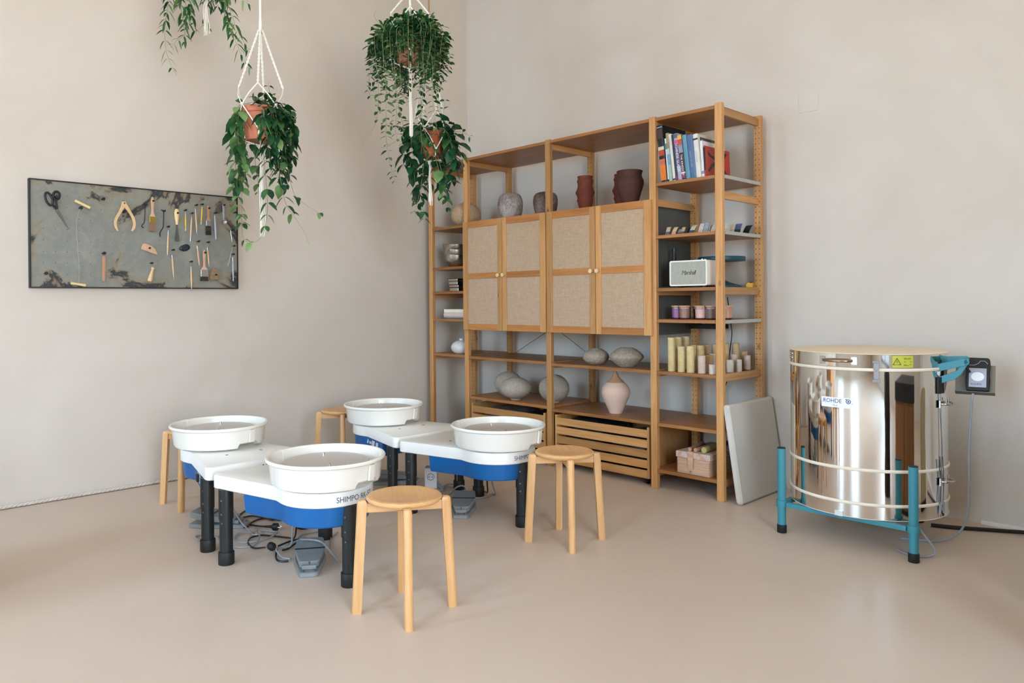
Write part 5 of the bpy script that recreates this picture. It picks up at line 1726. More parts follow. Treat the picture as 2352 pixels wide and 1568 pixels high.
# ================================================================== PEGBOARD AND TOOLS ON THE LEFT WALL
BY0, BY1, BZ0, BZ1 = -3.404, -2.155, 1.243, 1.870
XB = 0.030                                       # front face of the slate
pb = thing('pegboard', (0, (BY0 + BY1) / 2, BZ0), 'slate-veneered peg board in a thin black frame on the left wall', 'peg board')
Tb = Matrix.Translation(-Vector((0, (BY0 + BY1) / 2, BZ0)))
b = MB().box(0.004, XB, BY0 + 0.007, BY1 - 0.007, BZ0 + 0.007, BZ1 - 0.007)
for i in range(8):
    for j in range(8):
        y, z = -3.332 + 0.0625 * i, 1.322 + 0.0657 * j
        if (i in (0, 1) and j > 4) or (i < 2 and j == 0):
            continue
        n = 10
        b.add([(XB + 0.0004, y + 0.0036 * math.cos(2 * PI * k / n), z + 0.0036 * math.sin(2 * PI * k / n)) for k in range(n)], [tuple(range(n))], 2)  # pale disc: its crescent is a highlight painted beside the dark hole
        b.add([(XB + 0.0007, y - 0.0006 + 0.0027 * math.cos(2 * PI * k / n), z + 0.0006 + 0.0027 * math.sin(2 * PI * k / n)) for k in range(n)], [tuple(range(n))], 1)
b.xform(Tb).build('slate_panel', ['slate', 'black', 'edge'], pb, smooth=0)
fr = MB()
fr.box(0.0, XB + 0.006, BY0, BY0 + 0.007, BZ0, BZ1).box(0.0, XB + 0.006, BY1 - 0.007, BY1, BZ0, BZ1)
fr.box(0.0, XB + 0.006, BY0 + 0.007, BY1 - 0.007, BZ0, BZ0 + 0.007).box(0.0, XB + 0.006, BY0 + 0.007, BY1 - 0.007, BZ1 - 0.007, BZ1)
fr.xform(Tb).build('frame', 'black', pb, smooth=0)
BIG = [(-3.141, 1.718), (-3.017, 1.781), (-3.327, 1.327), (-2.897, 1.717), (-3.015, 1.454), (-3.269, 1.772)]
SMALL = [(-2.767, 1.766), (-2.656, 1.736), (-2.520, 1.752), (-2.410, 1.798), (-2.478, 1.735), (-2.448, 1.791), (-2.630, 1.639), (-2.601, 1.491), (-2.485, 1.420), (-2.437, 1.554),
         (-2.370, 1.552), (-2.320, 1.749), (-2.193, 1.535), (-2.200, 1.478), (-2.206, 1.641), (-2.725, 1.794), (-2.750, 1.496), (-2.573, 1.729), (-2.366, 1.776), (-2.396, 1.481),
         (-2.262, 1.806), (-2.737, 1.403), (-2.183, 1.762), (-2.322, 1.337)]
for (y, z) in BIG + SMALL:
    r = 0.0095 if (y, z) in BIG else 0.0062
    pg = MB().cyl((XB, y, z), (XB + 0.030, y, z), r * 0.55, n=12)
    pg.cyl((XB + 0.030, y, z), (XB + 0.041, y, z), r, r * 0.9, 16)
    pg.xform(Tb).build('peg', 'black', pb, smooth=40)
M['tool_wood'] = plain('pale_tool_wood', (222, 184, 140), 0.5, vary=0.08, scale=40)
M['tool_wood2'] = plain('pinkish_tool_wood', (212, 172, 140), 0.55, vary=0.08, scale=40)
M['tool_yellow'] = plain('yellow_tool_paint', (236, 186, 40), 0.4)
M['tool_cream'] = plain('cream_tool_wood', (234, 208, 150), 0.45, vary=0.05)
M['ferrule'] = plain('silver_ferrule', (186, 188, 192), 0.28, 1.0)
M['gold_ferrule'] = plain('gold_ferrule', (206, 176, 92), 0.3, 1.0)
M['bristle'] = plain('brown_bristle', (134, 110, 84), 0.9, vary=0.25, scale=200)
M['bristle_dark'] = plain('dark_bristle', (62, 50, 44), 0.9, vary=0.25, scale=200)
M['iron'] = plain('blackened_iron', (48, 56, 66), 0.5, 0.5)
M['blade'] = plain('grey_blade', (112, 112, 108), 0.4, 0.8)
XT = XB + 0.012                                  # tools hang a little proud of the board


def frame2(p, q):
    """matrix placing a tool drawn along +s (down) from p to q on the board"""
    d = Vector((q[0] - p[0], q[1] - p[1]))
    L = d.length
    d /= L
    # columns: x' (across) , y' (along), z' (away from the wall)
    m = Matrix(((0, 0, 1, XT), (-d.y, d.x, 0, p[0]), (d.x, d.y, 0, p[1]), (0, 0, 0, 1)))
    return m, L


def tool(name, p, q, label, cat='tool', group='tools hanging on the peg board'):
    m, L = frame2(p, q)
    o = thing(name, m.translation, label, cat, group)
    return o, m.to_3x3().to_4x4(), L


def spindle(m, s0, s1, prof, flat=1.0, n=14):
    """turned handle along +y; prof = [(fraction, radius)]"""
    b = MB()
    rings = []
    for f_, r in prof:
        s = s0 + (s1 - s0) * f_
        rings.append([(r * math.cos(2 * PI * k / n), s, 0.004 + r * flat * math.sin(2 * PI * k / n)) for k in range(n)])
    b.loft(rings)
    return b.xform(m)


def loop_tool(p, q, label, wood_='tool_wood', r=0.0052, handle=(0.14, 0.80), loops=(True, True), name='modelling_tool', hook=False):
    o, m, L = tool(name, p, q, label)
    a, e = handle
    spindle(m, L * a, L * e, [(0, r * .7), (.08, r * .85), (.4, r * 1.05), (.7, r), (.95, r * .75), (1, r * .6)]).build('handle', wood_, o)
    for (s0, s1) in ((0.0 if not loops[0] else L * a * 0.35, L * a), (L * e, L * (e + (1 - e) * 0.62))):
        if s1 - s0 > 0.004:
            spindle(m, s0, s1, [(0, r * .42), (.2, r * .55), (1, r * .62)] if s0 < L * .5 else [(0, r * .62), (.8, r * .55), (1, r * .42)]).build('ferrule', 'ferrule', o)
    w = MB()
    if loops[0]:
        w.tube([(0.0065 * math.sin(2 * PI * k / 12), -0.004 + 0.010 * -math.cos(2 * PI * k / 12), 0.004) for k in range(13)], 0.0009, 6)
    if loops[1]:
        s = L * (e + (1 - e) * 0.6)
        w.tube([(-0.002, s, 0.004), (-0.006, s + 0.012, 0.004), (-0.002, L, 0.004), (0.004, s + 0.014, 0.004), (0.002, s, 0.004)], 0.0009, 6)
    if w.v:
        w.xform(m).build('wire_loop', 'ferrule', o)
    return o


# scissors
sc_ = thing('scissors', (XT, -3.266, 1.696), 'black-handled steel scissors at the left end of the peg board', 'scissors')
def flat_poly(poly, x0, x1, org):
    return MB().prism([(q[0] - org[0], q[1] - org[1]) for q in poly], x0, x1, 'yz')
og = (-3.266, 1.696)
flat_poly([(-3.276, 1.716), (-3.262, 1.722), (-3.250, 1.690), (-3.199, 1.590), (-3.226, 1.626), (-3.268, 1.690)], 0.000, 0.004, og).build('blade', 'ferrule', sc_, smooth=0)
flat_poly([(-3.272, 1.742), (-3.260, 1.742), (-3.256, 1.700), (-3.201, 1.588), (-3.216, 1.606), (-3.272, 1.690)], 0.0042, 0.008, og).build('blade', 'blade', sc_, smooth=0)
def ring_handle(cy, cz, ry, rz, ang, thick, nm):
    pts = []
    for k in range(24):
        a = 2 * PI * k / 24
        u, v = ry * math.cos(a), rz * math.sin(a)
        pts.append((0.006, cy - og[0] + u * math.cos(ang) - v * math.sin(ang), cz - og[1] + u * math.sin(ang) + v * math.cos(ang)))
    b = MB().tube(pts, thick, 10, closed=True)
    return b
ring_handle(-3.306, 1.757, 0.017, 0.038, R(18), 0.0062, '').build('handle_ring', 'black', sc_)
ring_handle(-3.268, 1.780, 0.0165, 0.023, R(-8), 0.0068, '').build('handle_ring', 'black', sc_)
MB().cyl((0.006, -3.286 - og[0], 1.722 - og[1]), (0.006, -3.266 - og[0], 1.700 - og[1]), 0.0065, n=12).cyl((0.006, -3.272 - og[0], 1.757 - og[1]), (0.006, -3.266 - og[0], 1.705 - og[1]), 0.006, n=12).build('shank', 'black', sc_)
MB().cyl((0.008, 0, 0), (0.0105, 0, 0), 0.005, n=14).build('pivot', 'chrome', sc_)
# wire clay cutter: two toggles on a wire
cc = thing('wire_cutter', (XT, -3.147, 1.706), 'clay-cutting wire with two pale wooden toggles, hanging on the left of the board', 'wire cutter')
def rel(o, *pts): return [Vector(p) - Vector(o.location) for p in pts]
MB().cyl(*rel(cc, (XT + 0.022, -3.174, 1.757), (XT + 0.022, -3.093, 1.720)), 0.0082, n=16).build('toggle', 'tool_cream', cc)
MB().cyl(*rel(cc, (XT + 0.0, -3.194, 1.272), (XT + 0.0, -3.116, 1.260)), 0.0078, n=16).build('toggle', 'tool_cream', cc)
MB().tube(spline(rel(cc, (XT + 0.022, -3.135, 1.738), (XT + 0.012, -3.147, 1.706), (XT, -3.162, 1.625), (XT, -3.158, 1.502), (XT, -3.150, 1.380), (XT, -3.152, 1.266)), 6), 0.0010, 6).build('wire', 'edge', cc)
# wooden calipers
cl = thing('calipers', (XT, -2.898, 1.775), 'large pale wooden calipers hanging open in the middle of the board', 'calipers')
def bow(side, x0):
    C_ = [(0.0, 0.0), (0.004, -0.028), (0.022, -0.068), (0.040, -0.100), (0.048, -0.128), (0.046, -0.155), (0.034, -0.182)] if side < 0 else \
         [(0.0, 0.0), (0.012, -0.028), (0.036, -0.065), (0.054, -0.100), (0.060, -0.132), (0.056, -0.158), (0.044, -0.178)]
    W_ = [0.010, 0.011, 0.0085, 0.0080, 0.0080, 0.0075, 0.0035]
    P_ = spline([(0, c[0] * (1 if side > 0 else -1), c[1]) for c in C_], 5)
    k = len(P_)
    Lf, Rt = [], []
    for i in range(k):
        t = (P_[min(i + 1, k - 1)] - P_[max(i - 1, 0)]).normalized()
        f_ = i / (k - 1) * 6
        w = W_[int(min(f_, 5))] + (W_[min(int(f_) + 1, 6)] - W_[int(min(f_, 5))]) * (f_ - int(f_))
        nv = Vector((0, -t.z, t.y))
        Lf.append(P_[i] + nv * w); Rt.append(P_[i] - nv * w)
    return MB().prism([(q.y, q.z) for q in Lf] + [(q.y, q.z) for q in Rt[::-1]], x0, x0 + 0.007, 'yz')
bow(-1, 0.0).build('arm', 'tool_wood', cl, smooth=0, bevel=0.001)
bow(1, 0.0074).build('arm', 'tool_wood', cl, smooth=0, bevel=0.001)
MB().cyl((0.0144, 0.002, -0.010), (0.017, 0.002, -0.010), 0.0055, n=14).build('pivot', 'chrome', cl)
# rough stick
o, m, L = tool('wooden_stick', (-3.013, 1.437), (-3.017, 1.283), 'rough pinkish wooden stick hanging low, left of the centre of the board')
b = MB()
b.prism([(-0.0085, 0), (0.0085, 0.003), (0.009, L * 0.5), (0.0075, L * 0.95), (0.003, L), (-0.007, L * 0.96), (-0.0095, L * 0.4)], 0, 0.007)
b.xform(m).build('body', 'roller_pink', o, smooth=0, bevel=0.001)
MB().tube([(0, 0.004, 0.008), (-0.003, -0.006, 0.018), (0.001, -0.016, 0.024)], 0.001, 6).xform(m).build('loop', 'edge', o)


# brushes
def brush(p, q, w, fer, ferrule, bristle, tip, label, handle='tool_wood2', hw=0.008):
    o, m, L = tool('brush', p, q, label, 'brush')
    h1, f1, f2 = L * fer[0], L * fer[1], L * fer[2]
    P = [(-hw * .5, 0.004), (0, 0), (hw * .5, 0.004), (hw, h1 * .22), (hw * .62, h1 * .62), (hw * .8, h1 * .82), (w * .95, h1), (-w * .95, h1), (-hw * .8, h1 * .82), (-hw * .62, h1 * .62), (-hw, h1 * .22)]
    b = MB().prism(P, 0, 0.010)
    b.xform(m).build('handle', handle, o, smooth=0, bevel=0.0018)
    MB().box(-w, w, h1, f1, -0.001, 0.011).xform(m).build('ferrule', ferrule, o, smooth=0, bevel=0.0012)
    MB().prism([(-w * .96, f1), (w * .96, f1), (w * 1.1, f2), (w * .5, f2 + 0.002), (-w * .4, f2 - 0.001), (-w * 1.1, f2 + 0.002)], 0.0, 0.010).xform(m).build('bristles', bristle, o, smooth=0)
    if tip:
        MB().box(-w * 1.02, w * 1.02, f2 + 0.002, L, -0.0005, 0.0105).xform(m).build('bristle_tip', tip, o, smooth=0)
    return o


brush((-2.726, 1.821), (-2.727, 1.603), 0.019, (0.58, 0.745, 0.99), 'gold_ferrule', 'bristle', None, 'wide flat brush with gold ferrule and brown bristles', hw=0.0105)
brush((-2.367, 1.799), (-2.366, 1.600), 0.0165, (0.53, 0.70, 0.86), 'ferrule', 'bristle_dark', 'black', 'flat brush with red band and black-tipped bristles', 'roller_pink', 0.0085)
brush((-2.397, 1.499), (-2.397, 1.294), 0.0245, (0.64, 0.86, 0.99), 'ferrule', 'bristle_dark', None, 'widest brush with silver ferrule and short grey bristles, low on the right', hw=0.010)


# iron hooks
def iron_hook(pts, label, org):
    o = thing('iron_hook', org, label, 'hook', 'tools hanging on the peg board')
    MB().tube([Vector(p) - Vector(org) for p in spline(pts, 6)], 0.0032, 8).build('shaft', 'iron', o)
    a, b_ = Vector(pts[-2]) - Vector(org), Vector(pts[-1]) - Vector(org)
    MB().cyl(a, b_, 0.0045, 0.0015, 10).build('point', 'iron', o)
    return o


iron_hook([(XT + 0.01, -2.782, 1.774), (XT + 0.012, -2.770, 1.768), (XT + 0.004, -2.770, 1.745), (XT, -2.771, 1.689), (XT, -2.776, 1.655), (XT, -2.789, 1.638), (XT, -2.788, 1.628), (XT, -2.780, 1.622)],
          'dark bent iron hook left of the gold-ferruled brush', (XT, -2.77, 1.766))
iron_hook([(XT + 0.01, -2.675, 1.741), (XT + 0.012, -2.660, 1.738), (XT + 0.004, -2.656, 1.720), (XT, -2.657, 1.660), (XT, -2.660, 1.632), (XT, -2.674, 1.608), (XT, -2.680, 1.590), (XT, -2.677, 1.572)],
          'dark iron hook right of the gold-ferruled brush', (XT, -2.656, 1.736))
# wooden rib
rb = thing('wooden_rib', (XT, -2.750, 1.496), 'pale wooden half-moon rib on its own peg', 'rib', 'tools hanging on the peg board')
MB().prism([(y + 2.750, z - 1.496) for y, z in ((-2.777, 1.525), (-2.757, 1.520), (-2.732, 1.510), (-2.712, 1.492), (-2.702, 1.472), (-2.697, 1.456), (-2.730, 1.466), (-2.765, 1.478), (-2.796, 1.487), (-2.793, 1.505), (-2.787, 1.519))], 0, 0.007, 'yz').build('body', 'tool_wood2', rb, smooth=0, bevel=0.0015)
# palette knife
o, m, L = tool('palette_knife', (-2.573, 1.757), (-2.573, 1.548), 'palette knife with fat cream handle and grey blade', 'knife')
spindle(m, 0, L * 0.49, [(0, .006), (.06, .0125), (.25, .0165), (.55, .0145), (.85, .009), (.97, .0085), (1, .006)], 0.6).build('handle', 'tool_cream', o)
MB().prism([(-0.004, L * .49), (0.004, L * .49), (0.0035, L * .56), (0.0135, L * .85), (0.0150, L), (-0.0150, L), (-0.0125, L * .85), (-0.0035, L * .56)], 0.003, 0.0045).xform(m).build('blade', 'blade', o, smooth=0)
# slim tools
loop_tool((-2.517, 1.745), (-2.517, 1.608), 'yellow-handled needle tool left of the row of wooden tools', 'tool_yellow', 0.0046, (0.20, 0.82), (False, False), 'needle_tool')
loop_tool((-2.405, 1.797), (-2.416, 1.658), 'yellow-handled needle tool right of the upper wooden tool', 'tool_yellow', 0.0046, (0.12, 0.84), (False, False), 'needle_tool')
loop_tool((-2.476, 1.728), (-2.488, 1.537), 'long pale wooden modelling tool with bent tip, second below the yellow one')
loop_tool((-2.452, 1.768), (-2.443, 1.596), 'pale wooden modelling tool between the two yellow needle tools', loops=(False, True))
loop_tool((-2.628, 1.617), (-2.636, 1.445), 'pale wooden loop tool hanging left of the black stone', loops=(False, True), handle=(0.18, 0.84))
loop_tool((-2.607, 1.468), (-2.595, 1.293), 'pale wooden loop tool hanging below the black stone, to its left')
loop_tool((-2.485, 1.398), (-2.481, 1.226), 'pale wooden loop tool whose tip hangs below the board edge')
loop_tool((-2.443, 1.527), (-2.429, 1.397), 'plain pinkish wooden stick tool without ferrules, left of the widest brush', 'tool_wood2', 0.0056, (0.14, 1.0), (False, False), 'wooden_tool')
loop_tool((-2.375, 1.528), (-2.363, 1.379), 'pale wooden loop tool behind and right of the widest brush', loops=(True, False), handle=(0.18, 0.82))
loop_tool((-2.322, 1.735), (-2.315, 1.572), 'thick greyish turned tool right of the black-tipped brush', 'label_grey', 0.0068, (0.08, 1.0), (False, False), 'turned_tool')
loop_tool((-2.198, 1.532), (-2.234, 1.394), 'slanting silver rod tool near the right edge', 'ferrule', 0.0028, (0.0, 0.98), (False, False), 'metal_tool')
loop_tool((-2.199, 1.460), (-2.196, 1.281), 'pen-shaped grey and tan tool lowest at the right edge', 'label_grey', 0.0058, (0.16, 0.82), (False, False), 'needle_tool')
loop_tool((-2.212, 1.641), (-2.202, 1.555), 'short silver tool at the right edge above the slanting rod', 'ferrule', 0.0035, (0.0, 0.94), (False, False), 'metal_tool')
# black stone scraper, cork shape, turned handle, spoon
st_ = MB()
rg = []
for k_, (x_, s_) in enumerate(((0.0, 0.92), (0.004, 1.0), (0.010, 0.96), (0.015, 0.6))):
    rg.append([(x_, s_ * q[0], s_ * q[1]) for q in ((-0.036, -0.006), (-0.034, -0.014), (-0.008, -0.024), (0.012, -0.021), (0.030, -0.010), (0.037, 0.006), (0.030, 0.018), (0.014, 0.026), (-0.010, 0.018), (-0.028, 0.007))])
o = st_.loft(rg).build('black_stone', 'iron', smooth=20)
o.location = (XB + 0.002, -2.522, 1.509)
tag(o, 'blue-black faceted stone scraper in the middle of the tools', 'scraper', 'tools hanging on the peg board')
bl = thing('cork_rib', (XT, -2.322, 1.337), 'brown cloverleaf-shaped rib beside the widest brush', 'rib', 'tools hanging on the peg board')
cloud = []
for k in range(40):
    a = 2 * PI * k / 40
    r = 0.036 * (1 + 0.20 * math.cos(3 * a + 0.9))
    cloud.append((r * math.cos(a) * 1.08, r * math.sin(a) * 1.08))
M['cork'] = speckled('cork_board', (156, 132, 106), (132, 110, 86), 90, 0.4, 0.6, 0.9, 0.2, 120)
MB().prism(cloud, 0, 0.005, 'yz').build('body', 'cork', bl, smooth=0)
o, m, L = tool('turned_rib_stick', (-2.724, 1.378), (-2.747, 1.285), 'fat turned pale wooden handle hanging low on a cord')
spindle(m, 0, L, [(0, .006), (.04, .0115), (.09, .0115), (.14, .008), (.3, .0085), (.6, .0125), (.85, .0155), (.97, .0125), (1, .006)]).build('body', 'tool_wood', o)
MB().tube([(0, 0.002, 0.006), (-0.004, -0.012, 0.018), (0.006, -0.028, 0.026)], 0.0012, 6).xform(m).build('cord', 'edge', o)
sp_ = thing('spoon', (XT, -2.262, 1.806), 'clear-grey measuring spoon with a small round bowl, near the right edge', 'spoon', 'tools hanging on the peg board')
MB().prism([(-0.006, 0.004), (0.006, 0.004), (0.007, -0.07), (0.004, -0.105), (-0.002, -0.105), (-0.005, -0.07)], 0.002, 0.005, 'yz').build('handle', 'label_grey', sp_, smooth=0)
MB().lathe([(0.0, -0.004), (0.010, -0.002), (0.015, 0.004), (0.0155, 0.009), (0.013, 0.005), (0, 0.0)], 24).xform(Matrix.Translation((0.001, 0.004, -0.112)) @ Matrix.Rotation(R(90), 4, 'Y')).build('bowl', 'ferrule', sp_)
sh = thing('steel_scraper', (XB + 0.004, -2.290, 1.785), 'thin grey kidney scraper behind the measuring spoon', 'scraper', 'tools hanging on the peg board')
MB().prism([(0.045, 0.010), (0.040, 0.026), (0.022, 0.034), (0.0, 0.026), (-0.018, 0.000), (-0.026, -0.034), (0.006, -0.036), (0.030, -0.016)], 0, 0.0015, 'yz').build('body', 'blade', sh, smooth=0)

# ================================================================== HANGING PLANTS
HX = Vector((math.cos(YAW), math.sin(YAW), 0))          # across the room, corner to corner
HY = Vector((-math.sin(YAW), math.cos(YAW), 0))
LEAVES = ['leaf_dark', 'leaf_mid', 'leaf_light']


def leaf(b, p, d, L, W, mat, rng, droop=0.35, fold=0.25):
    """one pointed leaf: four rows across a folded, drooping midrib"""
    d = d.normalized()
    side = d.cross(Vector((rng.uniform(-.5, .5), rng.uniform(-.5, .5), 1))).normalized()
    up = side.cross(d).normalized()
    rows = [(0.0, 0.04), (0.16, 0.70), (0.42, 1.0), (0.74, 0.78), (1.0, 0.03)]
    v = []
    for s, w in rows:
        c_ = p + d * (L * s) - Vector((0, 0, 1)) * (droop * L * s * s)
        e = side * (W * 0.5 * w)
        v += [c_ - e + up * (fold * W * 0.5 * w), c_, c_ + e + up * (fold * W * 0.5 * w)]
    f = []
    for i in range(4):
        o = i * 3
        f += [(o, o + 1, o + 4, o + 3), (o + 1, o + 2, o + 5, o + 4)]
    b.add(v, f, mat)


def grow(center, vines, leafL, leafW, gap, rng, weights, stems, leaves, droop=0.4, pair=True, start=0.0, spreadd=0.0):
    """vines: lists of (across, up, depth) offsets from the pot centre, in metres"""
    for vine in vines:
        wts = weights
        if isinstance(vine, tuple) and isinstance(vine[1], dict):
            vine, opt = vine
            wts = opt.get('w', weights)
        else:
            opt = {}
        lL, lW = opt.get('L', leafL), opt.get('W', leafW)
        pts = spline([center + HX * a + HY * d_ + Vector((0, 0, 1)) * z for a, z, d_ in vine], 6)
        r0 = 0.0016
        stems.tube(pts, [r0 * (1 - 0.55 * i / len(pts)) for i in range(len(pts))], 5)
        acc, k = 0.0, 0
        tot = sum((pts[i + 1] - pts[i]).length for i in range(len(pts) - 1))
        run = 0
        g = opt.get('gap', gap)
        bare = opt.get('bare', 0.0)
        for i in range(len(pts) - 1):
            seg = pts[i + 1] - pts[i]
            acc += seg.length
            run += seg.length
            if run < start:
                acc = 0
                continue
            if acc >= g:
                acc = 0
                fr_ = run / tot
                if fr_ > 1 - bare and rng.random() < 0.75:
                    continue
                t = seg.normalized()
                a = rng.uniform(0, 2 * PI)
                for q in ((0, PI) if pair else (k * 2.4,)):
                    o_ = t.orthogonal().normalized()
                    n_ = Quaternion(t, a + q) @ o_
                    d = (n_ + t * rng.uniform(0.1, 0.7) * (1 - 0.6 * spreadd) + Vector((0, 0, -rng.uniform(0.0, 0.5) * (1 - spreadd)))).normalized()
                    s = rng.uniform(0.75, 1.15) * (1.0 - 0.35 * max(0, fr_ - 0.6) / 0.4)
                    mt = rng.choices((0, 1, 2), wts)[0]
                    leaf(leaves, pts[i] + d * 0.004, d, lL * s, lW * s, mt, rng, droop * rng.uniform(0.5, 1.4))
                k += 1


def pot_mesh(r_top, r_bot, h):
    return MB().lathe([(0, 0), (r_bot, 0), (r_bot + 0.001, 0.003), (r_bot + (r_top - r_bot) * 0.84, h * 0.80), (r_top + 0.001, h * 0.805), (r_top + 0.004, h * 0.82), (r_top + 0.005, h - 0.004), (r_top + 0.002, h),
                       (r_top - 0.006, h), (r_top - 0.010, h * 0.82), (r_bot * 0.85, 0.02), (0, 0.02)], 44)


def hanger(center, r, z_rim, z_bot, knot_z, tassel_z, label, phase, rope_mat='cotton', rope_r=0.0065, ring=False, spread=1.0, tw=0.010):
    """macrame hanger: one rope from the ceiling, four plaited arms, a net round the pot and a long tassel"""
    cx, cy = center.x, center.y
    t = thing('macrame_hanger', (cx, cy, z_bot), label, 'plant hanger', 'macrame plant hangers')
    O = Vector(t.location)
    P = lambda rad, a, z: Vector((cx + rad * math.cos(a), cy + rad * math.sin(a), z)) - O
    MB().cyl(Vector((cx, cy, knot_z + (0.05 if ring else 0.0))) - O, Vector((cx, cy, CEIL)) - O, rope_r, n=10).build('rope', rope_mat, t)
    if ring:
        rg_ = MB().tube([Vector((cx + HX.x * 0.017 * math.cos(a), cy + HX.y * 0.017 * math.cos(a), knot_z + 0.025 + 0.017 * math.sin(a))) - O for a in [2 * PI * k / 20 for k in range(20)]], 0.0022, 8, closed=True)
        rg_.build('ring', 'brass', t)
        MB().cyl(Vector((cx, cy, knot_z + 0.040)) - O, Vector((cx, cy, knot_z + 0.07)) - O, 0.0035, n=10).build('hook', 'gold_ferrule', t)
    MB().cyl(Vector((cx, cy, knot_z - 0.045)) - O, Vector((cx, cy, knot_z + 0.012)) - O, rope_r * 1.5, rope_r * 1.1, 12).build('knot', 'cotton', t)
    split = z_rim + 0.10
    for k in range(4):
        a = phase + k * PI / 2
        arm = MB()
        n = 46
        p0, p1 = P(0.008, a, knot_z - 0.04), P(r + 0.004, a, split)
        # twisted pair of cords
        for ph in (0, PI):
            pts = []
            for i in range(n + 1):
                f_ = i / n
                c_ = p0.lerp(p1, f_)
                q = f_ * 15 * PI + ph
                rr = 0.0034
                pts.append(c_ + Vector((math.cos(q) * rr, math.sin(q) * rr, 0)))
            arm.tube(pts, 0.0036, 6)
        # split to the rim knots
        for s in (-1, 1):
            arm.tube([p1, P(r + 0.009, a + s * PI / 8, z_rim + 0.05), P(r + 0.010, a + s * PI / 4 * 0.97, z_rim)], 0.0032, 6)
        arm.build('arm', 'cotton', t, smooth=60)
    net = MB()
    zm = z_bot + (z_rim - z_bot) * 0.28
    rm = r * 0.90
    for k in range(4):
        a = phase + PI / 4 + k * PI / 2
        kn = P(r + 0.010, a, z_rim)
        net.ball(kn, 0.0075, n=10, k=6)
        for s in (-1, 1):
            net.tube([kn, P((r + rm) / 2 + 0.010, a + s * PI / 8, (z_rim + zm) / 2), P(rm + 0.006, a + s * PI / 4 * 0.97, zm)], 0.0030, 6)
        a2 = phase + k * PI / 2
        net.ball(P(rm + 0.006, a2, zm), 0.007, n=10, k=6)
        net.tube([P(rm + 0.006, a2, zm), P(rm * 0.86 + 0.007, a2, z_bot + 0.008), P(rm * 0.55, a2, z_bot - 0.006), P(0.006, a2, z_bot - 0.018)], 0.0042, 6)
    net.build('net', 'cotton', t, smooth=60)
    ta = MB()
    ta.ball(Vector((0, 0, -0.022)), 0.013, rz=0.016, n=12, k=8)
    rng = random.Random(int(abs(cx * 1000)))
    for k in range(16):
        a = 2 * PI * k / 16
        rr = 0.3 + 0.7 * (k % 3) / 2
        z1 = tassel_z + rng.uniform(0, 0.03) - z_bot
        pts = []
        for i in range(7):
            f_ = i / 6
            w = tw * rr * (0.7 + 0.25 * math.sin(f_ * 7 + k)) * (1 + spread * f_ * f_)
            pts.append(Vector((w * math.cos(a + 0.2 * f_), w * math.sin(a + 0.2 * f_), -0.026 + (z1 + 0.026) * f_)))
        ta.tube(pts, [0.0026] * 6 + [0.0020], 5)
    ta.build('tassel', 'cotton', t, smooth=60)
    return t


def plant(center, r_top, r_bot, z_rim, z_bot, mat, label, build, leafset):
    t = thing('hanging_plant', (center.x, center.y, z_bot), label, 'plant', 'plants hanging in macrame')
    O = Vector(t.location)
    h = z_rim - z_bot
    pot_mesh(r_top, r_bot, h).build('pot', mat, t)
    MB().lathe([(0, h - 0.016), (r_top * 0.6, h - 0.015), (r_top - 0.009, h - 0.019), (r_top * 0.5, h - 0.028), (0, h - 0.028)], 30).build('soil', 'soil', t)
    stems, leaves = MB(), MB()
    build(Vector((center.x, center.y, z_rim)) - O, stems, leaves)
    stems.build('vines', 'stem', t, smooth=60)
    leaves.build('foliage', leafset, t, smooth=80)
    return t


def PXS(k, pts):
    """offsets noted as (right, down) in hundredths of k to (across, up, depth) metres"""
    return [(a / k, -b_ / k, d_ / k if d_ is not None else 0.0) for (a, b_, d_) in pts]


